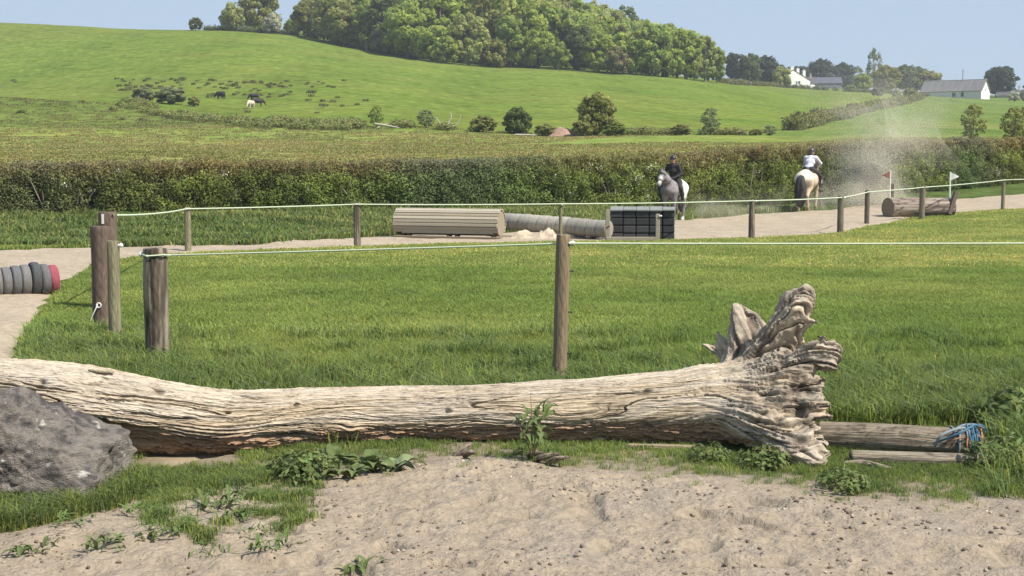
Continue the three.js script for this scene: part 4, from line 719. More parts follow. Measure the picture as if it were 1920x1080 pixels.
tape('pale green electric rope running along the far posts beside the sand track', [[gate2.x + 0.1, gate2.y - 0.04, gate2.z + 0.1], tip(far[0], 0.03), tip(far[1], 0.05), tip(far[2], -0.01), tip(far[3], 0.02), tip(far[4], 0.05), tip(far[5], 0.05), tip(far[6], 0.04), tip(far[7], 0.01), tip(far[8], 0.01)], 0.017, 0.03);
{ const a = near0, b = near1, c = near2; tape('pale green electric rope stretched across the grass between the near posts', [[a.x - 0.14, a.y - 0.06, a.z + 0.02], [a.x - 0.05, a.y - 0.07, a.z + 0.15], [a.x + 0.12, a.y - 0.06, a.z + 0.11], [a.x + 0.16, a.y - 0.07, a.z + 0.02], [b.x + 0.09, b.y - 0.075, b.z + 0.05], [c.x, c.y - 0.08, c.z + 0.05]], 0.0085, 0.01); }

// ---------------------------------------------------------------- jumps on the sand track
function between(pa, pb) { const m = pa.clone().add(pb).multiplyScalar(0.5); return { p: [m.x, m.y, m.z], turn: Math.atan2(-(pb.z - pa.z), pb.x - pa.x), len: Math.hypot(pb.x - pa.x, pb.z - pa.z) }; }
const slatMat = [0, 1, 2, 3].map((k) => std([[0.52, 0.46, 0.34], [0.44, 0.39, 0.30], [0.58, 0.52, 0.40], [0.38, 0.325, 0.235]][k], 0.9, { map: scaled(T.grain, 0.5, 6), bumpMap: scaled(T.grainBump, 0.5, 6), bumpScale: 0.008 }));
{ // long slatted barrel
  const A = hit(745, 446), B = hit(942, 450), f = between(A, B), o = thing('barrel_jump', 'long grey wooden barrel jump of lengthwise slats on a timber runner', 'horse jump', f.p, f.turn), R = rng(3), L = f.len, rad = 0.36, cy = 0.44, n = 18;
  for (let k = 0; k < n; k++) { const a = -0.62 + k / (n - 1) * (Math.PI + 1.24), s = box(L - 0.06 + R() * 0.05, 0.080, 0.034, 0.008, 1), m = part('slat', s, slatMat[Math.floor(R() * 4)], o); m.position.set((R() - 0.5) * 0.03, cy + Math.sin(a) * (rad + R() * 0.008), Math.cos(a) * rad); m.rotation.x = -a; }
  for (const s of [-1, 1]) { const e = part('end_panel', moved(new THREE.CylinderGeometry(rad - 0.02, rad - 0.02, 0.04, 40), 0, 0, 0, 0, 0, Math.PI / 2), slatMat[3], o); e.position.set(s * (L / 2 - 0.06), cy, 0); }
  part('inner_drum', moved(new THREE.CylinderGeometry(rad - 0.022, rad - 0.022, L - 0.14, 40), 0, cy, 0, 0, 0, Math.PI / 2), std([0.10, 0.08, 0.06], 0.95), o);
  const lower = part('skirt_board', box(L * 0.86, 0.16, 0.03, 0.008), slatMat[1], o); lower.position.set(0.05, 0.24, rad - 0.05);
  for (const x of [-1.25, -1.1, 0.05, 0.28, 1.3]) { const e = part('leg', box(0.09, 0.24, 0.2, 0.01), std([0.13, 0.10, 0.075], 0.9), o); e.position.set(x, 0.12, 0.12); }
  const run = part('runner', box(L * 1.02, 0.09, 0.12, 0.015), std([0.23, 0.18, 0.125], 0.9, { map: scaled(T.grain, 0.6, 3) }), o); run.position.set(0.1, 0.05, 0.42); run.rotation.y = -0.02;
}
{ // ribbed pale tube
  const A = hit(944, 445), B = hit(1142, 452), f = between(A, B), o = thing('tube_jump', 'pale ribbed tube of worn segments lying between the barrel and the black block', 'horse jump', f.p, f.turn), R = rng(4), n = 11, w = f.len / n, y0 = 0.44;
  const pts = (r) => [[0, -w / 2], [r * 0.94, -w / 2], [r, -w / 2 + 0.015], [r * 1.012, 0], [r, w / 2 - 0.015], [r * 0.94, w / 2], [0, w / 2]].map((p) => new THREE.Vector2(...p));
  for (let k = 0; k < n; k++) { const c = [[0.36, 0.34, 0.29], [0.31, 0.29, 0.25], [0.41, 0.38, 0.32], [0.27, 0.26, 0.235]][Math.floor(R() * 4)], m = part('segment', moved(new THREE.LatheGeometry(pts(0.225 + R() * 0.012), 30), 0, 0, 0, 0, 0, Math.PI / 2), std(c, 0.9, { map: T.sand, bumpMap: T.rough, bumpScale: 0.01 }), o); m.position.set(-f.len / 2 + (k + 0.5) * w, y0 - k * 0.012 + (R() - 0.5) * 0.015, 0); }
  for (const x of [-1.0, 0.2, 1.15]) { const e = part('support', box(0.12, 0.3, 0.3, 0.02), std([0.2, 0.16, 0.12], 0.9), o); e.position.set(x, 0.1, 0); }
}
{ // heap of sand under the tube
  const c = G(1035, 36.9), pos = [], uv = [], col = [], n = 70; for (let i = 0; i < n; i++) for (let j = 0; j < n; j++) { const u = i / (n - 1) * 2 - 1, v = j / (n - 1) * 2 - 1, q = Math.max(0, 1 - Math.hypot(u, v)), x = c.x + u * 1.75, z = c.z + v * 0.6 - 0.2; const nn = fbm(x * 2.5, z * 2.5, 3, 4); pos.push(x, H(x, z) - 0.06 + 0.40 * sm(0, 0.75, q) * (0.75 + 0.9 * nn), z); uv.push(x, z); const k = 1 + 0.7 * nn; col.push(0.55 * k, 0.45 * k, 0.33 * k); }
  tag(top('sand_heap', geoFrom(pos, gridIndex(n, n), { uv, color: col }), std([1, 1, 1], 0.95, { vertexColors: true, map: T.sand, bumpMap: T.sandBump, bumpScale: 0.03, side: THREE.DoubleSide })), 'heaped pale sand under the ribbed tube jump', 'sand heap');
}
{ // black rubber block
  const A = hit(1143, 451), B = hit(1266, 452), f = between(A, B), o = thing('rubber_block_jump', 'black jump of stacked rubber blocks with grey caps beside the dark-clad rider', 'horse jump', f.p, f.turn), R = rng(5), L = f.len, Hh = 0.80, cols = 5, rows = 4, w = L / cols, h = Hh / rows;
  const mats = [0.022, 0.03, 0.04].map((v) => std([v, v, v * 1.08], 0.75, { bumpMap: T.rough, bumpScale: 0.006 })), g = box(w - 0.022, h - 0.022, 0.62, 0.025, 2);
  for (let i = 0; i < cols; i++) for (let j = 0; j < rows; j++) { const m = part('block', g, mats[Math.floor(R() * 3)], o); m.position.set(-L / 2 + (i + 0.5) * w, (j + 0.5) * h, -0.33 + (R() - 0.5) * 0.03 - (i === cols - 1 ? 0.03 : 0)); if (i === cols - 1) m.scale.set(0.95, 1, 0.94); }
  const core = part('core', box(L - 0.06, Hh - 0.06, 0.5, 0.02), mats[0], o); core.position.set(0, Hh / 2, -0.36);
  const capM = std([0.24, 0.25, 0.235], 0.8, { map: T.sand }); for (let i = 0; i < cols; i++) { const m = part('cap_slab', box(w * 0.97, 0.05, 0.72, 0.015), capM, o); m.position.set(-L / 2 + (i + 0.5) * w, Hh + 0.03, -0.34 + (R() - 0.5) * 0.02); m.rotation.x = 0.08 + (R() - 0.5) * 0.04; }
  const a = hit(1139, 455), b = hit(1233, 456);
  const fr = thing('wooden_jump_frame', 'grey wooden frame of two short posts and a rail in front of the black blocks', 'frame', [0, 0, 0]), fm = std([0.36, 0.315, 0.235], 0.9, { map: scaled(T.grain, 2, 0.5) });
  for (const [q, yy] of [[a, 393], [b, 401]]) { const hh = at(1139, yy, -q.z).y - q.y, m = part('post', box(0.11, hh + 0.2, 0.09, 0.012), fm, fr); m.position.set(q.x, q.y + hh / 2 - 0.1, q.z); }
  const r = part('rail', box(Math.abs(b.x - a.x) + 0.1, 0.10, 0.08, 0.012), fm, fr); r.position.set((a.x + b.x) / 2, (a.y + b.y) / 2 + 0.11, (a.z + b.z) / 2 + 0.08);
  const kn = part('insulator', knobG, white, fr); kn.position.set(b.x + 0.05, b.y + 0.7, b.z + 0.06);
}
{ // log jump with flags
  const A = hit(1664, 409), B = hit(1781, 406), f = between(A, B), o = thing('log_jump', 'thick dark brown log jump lying between two flag poles', 'horse jump', f.p, f.turn);
  const g = tube([[-f.len / 2, 0.34, 0, 0.36], [-f.len / 4, 0.34, 0, 0.355], [f.len / 4, 0.33, 0, 0.35], [f.len / 2, 0.33, 0, 0.345]], { n: 50, m: 50, rough: 0.05, freq: 8, seed: 9, cap: false });
  paint(g, (x, y, z) => { const w = Math.atan2(y - 0.34, z), n = N3(x * 0.5, w * 5, 3), k = N3(x, w * 14, 6); return mix3(mix3([0.17, 0.125, 0.095], [0.30, 0.25, 0.20], sm(0, 0.4, n + 0.15)), [0.05, 0.035, 0.028], 1 - sm(0, 0.1, Math.abs(k))); });
  part('log', g, std([1, 1, 1], 0.9, { vertexColors: true, bumpMap: T.grainBump, bumpScale: 0.02, side: THREE.DoubleSide }), o);
  for (const s of [-1, 1]) { const e = part('cut_end', moved(new THREE.CylinderGeometry(0.345, 0.345, 0.03, 40), 0, 0, 0, 0, 0, Math.PI / 2), std([0.22, 0.16, 0.11], 0.9), o); e.position.set(s * (f.len / 2 - 0.015), 0.335, 0); }
  const brace = part('wooden_prop', box(0.16, 0.85, 0.12, 0.02), std([0.12, 0.085, 0.065], 0.9), o); brace.position.set(f.len / 2 - 0.16, 0.5, 0.33); brace.rotation.z = -0.35;
}
function flag(name, label, px, topY, baseY, d, color, dir, poleTop) {
  const b = G(px, d), h = at(px, topY, d).y - b.y, o = thing(name, label, 'flag', [b.x, b.y, b.z]);
  const pl = part('pole', moved(new THREE.CylinderGeometry(0.03, 0.035, h + 0.2, 12), 0, h / 2 - 0.1, 0), std([0.68, 0.67, 0.6], 0.6), o);
  const n = 8, pos = [], ix = []; for (const side of [0.006, -0.006]) for (let i = 0; i <= n; i++) { const t = i / n; pos.push(dir * (0.02 + t * 0.30), h - 0.02 - t * 0.15, side + 0.03 * Math.sin(t * 3), dir * (0.02 + t * 0.30), h - 0.31 + t * 0.14, side + 0.03 * Math.sin(t * 3)); }
  for (let i = 0; i < n; i++) for (const q of [0, (n + 1) * 2]) { const a = q + i * 2; ix.push(a, a + 1, a + 2, a + 1, a + 3, a + 2); }
  part('pennant', geoFrom(pos, ix), std(color, 0.8, { side: THREE.DoubleSide }), o); return o;
}
flag('flag_pole', 'white flag pole with white pennant at the right end of the log jump', 1779, 322, 405, 49.6, [0.72, 0.71, 0.66], 1);
{ const o = flag('flag_pole', 'flag pole with red pennant at the left end of the log jump', 1667, 320, 375, 52.5, [0.22, 0.07, 0.06], -1); const w = part('stake', box(0.12, 0.9, 0.08, 0.02), std([0.10, 0.085, 0.06], 0.9), o); w.position.set(0.10, 0.5, -0.05); }
{ // row of tyres at the left edge
  const A = hit(-52, 558), B = hit(108, 550), f = between(A, B), o = thing('tyre_jump', 'row of grey car tyres ending in a red one at the left edge', 'tyre jump', f.p, f.turn), R = rng(6), n = 9, w = f.len / n;
  const P = (r) => [[r * 0.55, -w * 0.36], [r * 0.62, -w * 0.49], [r * 0.86, -w * 0.5], [r * 0.965, -w * 0.40], [r, -w * 0.22], [r * 1.005, 0], [r, w * 0.22], [r * 0.965, w * 0.40], [r * 0.86, w * 0.5], [r * 0.62, w * 0.49], [r * 0.55, w * 0.36]].map((p) => new THREE.Vector2(...p));
  for (let k = 0; k < n; k++) {
    const red = k === n - 1, dark = k === n - 3, r = 0.245 + R() * 0.015 + (dark ? 0.02 : 0), c = red ? [0.34, 0.075, 0.10] : dark ? [0.075, 0.08, 0.082] : [[0.17, 0.165, 0.165], [0.14, 0.14, 0.145], [0.19, 0.18, 0.175]][k % 3];
    const m = part('tyre', moved(new THREE.LatheGeometry(P(r), 40), 0, 0, 0, 0, 0, Math.PI / 2), std(c, 0.9, { map: T.sand, bumpMap: T.rough, bumpScale: 0.012, side: THREE.DoubleSide }), o, red ? 'red painted tyre' : null); m.position.set(-f.len / 2 + (k + 0.5) * w, r - 0.03, (R() - 0.5) * 0.03); m.rotation.y = (R() - 0.5) * 0.12; m.rotation.x = R() * 6;
  }
  const bar = part('pole', moved(new THREE.CylinderGeometry(0.05, 0.05, f.len, 12), 0, 0.12, 0, 0, 0, Math.PI / 2), slatMat[3], o);
}
// ---------------------------------------------------------------- timber on the right
{
  const pole = (name, label, pts, cols, o = {}) => { const g = tube(pts, { n: 60, m: 36, rough: 0.06, freq: 7, seed: o.seed ?? 1, flat: 1 }); paint(g, (x, y, z) => { const n = fbm(x * 2, y * 22, z * 22, 3), k = N3(x * 1.2, y * 16, z * 16 + 4); return mix3(mix3(cols[0], cols[1], sm(-0.3, 0.3, n)), [0.06, 0.045, 0.03], 0.8 * (1 - sm(0, 0.07, Math.abs(k)))); }); return top(name, g, woodMat, label, 'timber'); };
  const a = at(1530, 816, 10.45), b = at(1845, 833, 10.05);
  pole('weathered_pole', 'thick grey weathered pole tied with blue rope lying right of the root plate', [[a.x, a.y, a.z, 0.108], [lerp(a.x, b.x, 0.5), lerp(a.y, b.y, 0.5), lerp(a.z, b.z, 0.5), 0.112], [b.x, b.y, b.z, 0.105]], [[0.34, 0.285, 0.21], [0.22, 0.175, 0.125]], { seed: 3 });
  const c = at(1592, 857, 9.86), d = at(1856, 867, 9.72);
  pole('thin_pole', 'thinner pale pole in the grass in front of the roped one', [[c.x, c.y, c.z, 0.052], [d.x, d.y, d.z, 0.06]], [[0.36, 0.31, 0.235], [0.25, 0.21, 0.15]], { seed: 5 });
  const e = at(1583, 869, 9.72), f = at(1620, 868, 9.70), g = at(1672, 879, 9.6);
  pole('broken_stick', 'short broken stick lying in the grass right of the roots', [[e.x, e.y, e.z, 0.018], [f.x, f.y, f.z, 0.022], [g.x, g.y, g.z, 0.014]], [[0.42, 0.37, 0.26], [0.25, 0.21, 0.15]], { seed: 6 });
  // rope wound round the end of the thick pole
  const q = (t) => [lerp(a.x, b.x, t), lerp(a.y, b.y, t), lerp(a.z, b.z, t)], R = rng(8), blue = [], orange = [], greyb = [], faded = std([0.05, 0.145, 0.215], 0.85), deep = std([0.045, 0.13, 0.22], 0.8), org = std([0.42, 0.19, 0.085], 0.85), pale = std([0.20, 0.235, 0.255], 0.9);
  const wrap = (t0, t1, turns, rad, r, ph = 0) => { const P = []; for (let k = 0; k <= turns * 16; k++) { const s = k / (turns * 16), w = s * turns * 6.283 + ph, p = q(lerp(t0, t1, s)); P.push([p[0] + 0.01 * Math.sin(w * 1.7), p[1] + Math.sin(w) * rad, p[2] + Math.cos(w) * rad, r]); } return tube(P, { n: P.length * 2, m: 7 }); };
  blue.push(wrap(0.90, 0.93, 2, 0.118, 0.007, 1), wrap(0.93, 0.955, 2, 0.120, 0.007, 2)); greyb.push(wrap(0.80, 0.86, 1.5, 0.116, 0.008, 0.5), wrap(0.87, 0.90, 1, 0.118, 0.007)); orange.push(wrap(0.95, 0.985, 1.6, 0.118, 0.0055, 2), wrap(0.89, 0.90, 1, 0.122, 0.005, 2));
  const loop = (pts, r) => tube(pts.map(([x, y, dd]) => { const p = at(x, y, dd); return [p.x, p.y, p.z, r]; }), { n: 36, m: 7 });
  blue.push(loop([[1750, 832, 9.99], [1775, 822, 9.91], [1800, 812, 9.87], [1822, 800, 9.91]], 0.008), loop([[1812, 794, 9.96], [1818, 815, 9.86], [1826, 840, 9.83], [1836, 856, 9.86]], 0.007), loop([[1822, 793, 9.96], [1826, 812, 9.86], [1832, 836, 9.83], [1840, 855, 9.86]], 0.006), loop([[1818, 800, 9.91], [1836, 796, 9.95], [1850, 806, 10.01], [1846, 812, 10.01]], 0.006));
  greyb.push(loop([[1752, 838, 9.97], [1764, 818, 9.93], [1788, 806, 9.96], [1810, 802, 10.01]], 0.010), loop([[1790, 806, 10.01], [1805, 798, 10.03], [1830, 797, 10.03], [1848, 804, 10.06]], 0.010));
  orange.push(loop([[1815, 818, 9.86], [1813, 836, 9.83], [1816, 854, 9.86]], 0.005), loop([[1832, 816, 9.86], [1846, 826, 9.86], [1844, 850, 9.87]], 0.005), loop([[1776, 836, 9.91], [1790, 824, 9.87], [1806, 820, 9.86]], 0.005));
  const ro = thing('tangled_rope', 'tangle of blue, grey and orange rope round the end of the weathered pole', 'rope');
  part('blue_rope', merged(blue), faded, ro, 'blue rope'); part('orange_twine', merged(orange), org, ro, 'orange twine'); part('grey_rope', merged(greyb), pale, ro, 'grey-blue rope');
}
// ---------------------------------------------------------------- weeds, bark and pebbles near the trunk
function bladeLeaf(len, wid, bend, fold, seed, wavy = 0.12) { const n = 9, m = 5, pos = [], col = [], r = rng(seed), k = 0.9 + r() * 0.2; for (let i = 0; i <= n; i++) { const t = i / n, w = wid * Math.sin(Math.PI * Math.min(1, 0.06 + t * 0.94) ** 0.75) * (1 - 0.15 * t), x = len * t, y = len * (Math.sin(t * 1.5) * 0.55 - bend * t * t); for (let j = 0; j < m; j++) { const s = j / (m - 1) * 2 - 1; pos.push(x, y + Math.abs(s) * w * fold + wavy * w * Math.sin(t * 14 + s * 3 + seed), s * w); const c = Math.abs(s) < 0.1 ? 1.35 : 1; col.push(k * c, k * (0.5 + 0.5 * c), k * c); } } return geoFrom(pos, gridIndex(n + 1, m, false, true), { color: col }); }
function plant(name, label, cat, p, n, len, wid, seed, mat, o = {}) {
  const R = rng(seed), t = thing(name, label, cat, [p.x, p.y, p.z]); const gs = [0, 1, 2].map((k) => bladeLeaf(len * (0.75 + 0.25 * k), wid * (0.8 + 0.2 * k), o.bend ?? 0.5, 0.35, seed + k));
  for (let k = 0; k < n; k++) { const l = part('leaf', gs[k % 3], mat, t); l.position.set((R() - 0.5) * (o.spread ?? 0.1), (o.stem ?? 0) * R(), (R() - 0.5) * (o.spread ?? 0.1)); l.rotation.set(0, R() * 6.283, 0); l.rotateZ((o.rise ?? 0.3) * (R() - 0.15)); l.scale.setScalar(0.65 + 0.5 * R()); }
  if (o.stem) for (const [dx, h] of o.stalks ?? [[0, 1]]) part('stem', tube([[0, -0.03, 0, 0.006], [dx * 0.4, o.stem * h * 0.5, 0.02, 0.0055], [dx, o.stem * h, 0, 0.003]], { n: 10, m: 6 }), std([0.22, 0.15, 0.085], 0.8), t);
  return shade(t);
}
const dock = leafy([0.13, 0.175, 0.055], 0.35, { roughness: 0.75 }), dockPale = leafy([0.20, 0.245, 0.115], 0.25, { roughness: 0.6 }), dockDark = leafy([0.14, 0.18, 0.062], 0.35, { roughness: 0.85 });
{
  const g = (px, py, dy = 0) => { const p = hit(px, py); p.y = (p.z > arenaZ(p.x) - 0.95 ? arenaH(p.x, p.z) : p.y) + dy; return p; };
  plant('dock_plant', 'tall dock plant with narrow upright leaves in front of the trunk middle', 'weed', g(1000, 872), 36, 0.16, 0.024, 1, dock, { stem: 0.36, rise: 1.5, spread: 0.24, bend: 0.6, stalks: [[-0.02, 1.35], [0.06, 1.0], [-0.10, 0.7]] });
  plant('broad_leaf_weed', 'broad pale-leaved dock at the edge of the sand below the trunk', 'weed', g(728, 892), 9, 0.20, 0.06, 2, dockPale, { rise: 0.35, bend: 0.75 });
  plant('broad_leaf_weed', 'upright broad-leaved dock just left of the pale-leaved one', 'weed', g(690, 888), 14, 0.22, 0.05, 3, dock, { rise: 1.1, bend: 0.5 });
  plant('broad_leaf_weed', 'dark low dock at the sand edge under the upright one', 'weed', g(660, 906), 12, 0.14, 0.045, 4, dockDark, { rise: 0.5 });
  plant('broad_leaf_weed', 'broad green weed close under the trunk left of the docks', 'weed', g(620, 872), 14, 0.20, 0.05, 5, dock, { rise: 0.9, bend: 0.6 });
  for (const [px, py, s, label] of [[575, 908, 1, 'bushy dark nettle clump left of the docks'], [545, 895, 0.8, 'smaller dark nettle clump beside the bushy one'], [600, 900, 0.8, 'nettle clump nearest the docks'], [1430, 878, 0.9, 'dark weedy clump under the hollow of the roots'], [1580, 922, 0.8, 'dark weedy clump on the sand side of the lowest root tip'], [1880, 880, 1.2, 'dark nettle clump at the right edge by the poles'], [1900, 800, 1.5, 'tall dark nettle clump behind the rope at the right edge'], [1330, 868, 0.7, 'low dark weed in front of the trunk shade']]) {
    const p = g(px, py), o = thing('nettle_clump', label, 'weed', [p.x, p.y, p.z], px), l = new Leaves(), R = rng(px); for (let k = 0; k < 240; k++) { const a = R() * 6.28, q = 0.17 * Math.sqrt(R()), y = 0.02 + 0.16 * R() * (1.1 - q * 4); l.add(Math.cos(a) * q, y, Math.sin(a) * q, Math.cos(a) * 0.5, 0.9, Math.sin(a) * 0.5, 0.026, 0.012, R, tint(R, 0.7), 0.3); } part('foliage', l.geo(), dockDark, o); o.scale.setScalar(s * 1.25);
  }
  // low rosettes and tufts on the sand, lower left
  const spots = [[330, 1000, 0.15], [265, 965, 0.10], [205, 1040, 0.12], [395, 1050, 0.12], [505, 1045, 0.14], [300, 1020, 0.12], [480, 1010, 0.11], [130, 998, 0.1], [675, 1072, 0.11], [380, 1020, 0.13], [440, 985, 0.14], [60, 1048, 0.10], [350, 975, 0.14], [455, 955, 0.15], [400, 965, 0.13]];
  spots.forEach(([px, py, s], k) => plant('sand_weed', k === 8 ? 'small weed alone on the sand at the bottom picture edge' : k === 2 ? 'dark low weed on the sand left of the bottom weeds' : k === 11 ? 'sparse weed on the sand near the bottom left corner' : 'low green weed growing on the sand in the lower left', 'weed', g(px, py, 0.01), 26, s * 0.8, 0.005 + 0.004 * (k % 3), 40 + k, k % 3 === 2 ? dock : leafy([0.12, 0.18, 0.05], 0.25), { rise: 0.7, bend: 0.5, spread: 0.22 }).userData.group = [2, 8, 11].includes(k) ? undefined : 'weeds on the lower left sand');
  // dandelion clocks
  for (const [px, py, d, label] of [[1725, 769, 11.6, 'white seed head in the grass above the weathered pole'], [1765, 913, 9.35, 'white seed head at the sand edge below the thin pole'], [1845, 950, 9.0, 'tiny white flower at the sand edge in the lower right']]) { const p = at(px, py, d), b = G(px, d), o = thing('dandelion', label, 'flower', [p.x, p.y, p.z]); part('seed_head', new THREE.IcosahedronGeometry(label[0] === 't' ? 0.014 : 0.024, 3), std([0.62, 0.62, 0.5], 1), o); part('stem', tube([[0, 0, 0, 0.003], [0.01, (b.y - p.y) * 0.5, 0, 0.003], [0.02, b.y - p.y - 0.02, 0, 0.004]], { n: 6, m: 6 }), std([0.2, 0.25, 0.1], 0.8), o); }
  // bark chips
  const R = rng(12), chip = (px, py, len, turn, label) => { const p = g(px, py), o = top('bark_chip', paint(tube([[-len / 2, 0, 0, 0.012], [0, 0.02, 0.01, 0.022], [len / 2, 0.005, 0, 0.009]], { n: 16, m: 10, rough: 0.6, flat: 2, seed: px }), (x, y, z) => { const n = N3(x * 30, y * 60, z * 40); return mix3([0.30, 0.25, 0.18], [0.12, 0.09, 0.06], sm(-0.2, 0.2, n)); }), woodMat, label, 'bark chip'); o.position.copy(p); o.position.y += 0.035; o.rotation.set(0, turn, 0.35); };
  chip(868, 858, 0.20, 0.7, 'upright bark chip stuck in the sand mound'); chip(882, 868, 0.14, -0.9, 'bark chip leaning on the right of the upright one'); chip(1022, 876, 0.26, -0.6, 'largest bark piece at the foot of the dock plant'); chip(1045, 880, 0.2, -0.4, 'bark piece right of the largest one'); chip(1005, 868, 0.16, -0.9, 'bark piece half under the dock leaves');
  // pebbles, clods and droppings on the sand: nobody could count them
  const dark = [], light = []; for (let k = 0; k < 9000; k++) { const d = 7.0 + 3.2 * R() ** 0.9, x = (R() * 2 - 1) * 0.40 * d, z = -d; if (z < arenaZ(x) + 0.02) continue; const n = N3(x * 0.9, z * 0.9, 3) + N3(x * 3, z * 3, 8) * 0.6; if (R() > 0.16 + 1.25 * n) continue; const y = arenaH(x, z), s = 0.004 + 0.013 * R() ** 3.2; (R() < 0.86 ? dark : light).push([x, y + s * 0.25, z, s, R() * 6.28, R() < 0.02 ? [2.6, 2.6, 2.5] : Array(3).fill(0.75 + 0.5 * R()), 0.6 + 0.4 * R()]); }
  const stone = mergeVertices(new THREE.IcosahedronGeometry(1, 1).deleteAttribute('normal').deleteAttribute('uv')); { const p = stone.attributes.position; for (let i = 0; i < p.count; i++) { const k = 0.75 + 0.5 * N3(p.getX(i) * 1.4, p.getY(i) * 1.4, p.getZ(i) * 1.4 + 5) * 1.4; p.setXYZ(i, p.getX(i) * k * 1.3, p.getY(i) * k, p.getZ(i) * k); } stone.computeVertexNormals(); }
  tag(scatter('dark_clods', stone, std([0.15, 0.115, 0.085], 1), dark), 'small dark clods and chips strewn over the foreground sand', 'clods', null, 'stuff');
  tag(scatter('pale_pebbles', stone, std([0.36, 0.31, 0.24], 0.9), light), 'small pale pebbles strewn over the foreground sand', 'pebbles', null, 'stuff');
}
// ---------------------------------------------------------------- earth mound and dead branches in the pasture
{
  const c = G(1055, 113.6), n = 40, pos = [], ix = gridIndex(n, n), col = []; for (let i = 0; i < n; i++) for (let j = 0; j < n; j++) { const u = i / (n - 1) * 2 - 1, v = j / (n - 1) * 2 - 1, q = Math.max(0, 1 - Math.hypot(u, v)), x = c.x + u * 1.5, z = c.z + v * 1.2, k = fbm(x * 1.5, z * 1.5, 4, 3); pos.push(x, H(x, z) - 0.06 + 0.72 * sm(0, 0.8, q) * (1 + 0.4 * k), z); const s = 1 + 0.4 * k; col.push(0.33 * s, 0.215 * s, 0.15 * s); }
  top('earth_mound', geoFrom(pos, ix, { color: col }), std([1, 1, 1], 1, { vertexColors: true, side: THREE.DoubleSide }), 'small heap of reddish earth at the foot of the pasture thorn tree', 'earth mound');
  const dm = std([0.42, 0.38, 0.31], 0.9), branch = (px, d, label, pts) => { const b = G(px, d), o = thing('dead_branch', label, 'dead branch', [b.x, b.y, b.z]); for (const p of pts) part('limb', tube(p, { n: 10, m: 7, rough: 0.2 }), dm, o); };
  branch(840, 116, 'bare forked dead branch standing at the scrub line', [[[0, -0.1, 0, 0.1], [0.05, 0.5, 0, 0.09], [0.3, 1.0, 0, 0.06], [0.25, 1.4, 0, 0.03]], [[0, 0.1, 0, 0.08], [-0.5, 0.35, 0.1, 0.06], [-0.95, 1.0, 0.1, 0.03]], [[0.05, 0.3, 0, 0.07], [0.6, 0.3, 0, 0.06], [0.95, 0.7, 0, 0.04], [1.1, 1.25, 0, 0.02]]]);
  branch(730, 115, 'pale fallen branches lying below the spiky thorn bush', [[[-1.2, 0.45, 0, 0.09], [-0.2, 0.3, 0.1, 0.08], [0.9, 0.1, 0.2, 0.05]], [[-1.0, 0.05, 0.1, 0.06], [-0.4, 0.35, 0, 0.05], [0.1, 0.5, 0, 0.03]]]);
  branch(985, 112.6, 'thin pale log lying left of the earth mound', [[[-0.9, 0.12, 0, 0.07], [0, 0.1, 0, 0.07], [0.9, 0.06, 0, 0.05]]]);
}
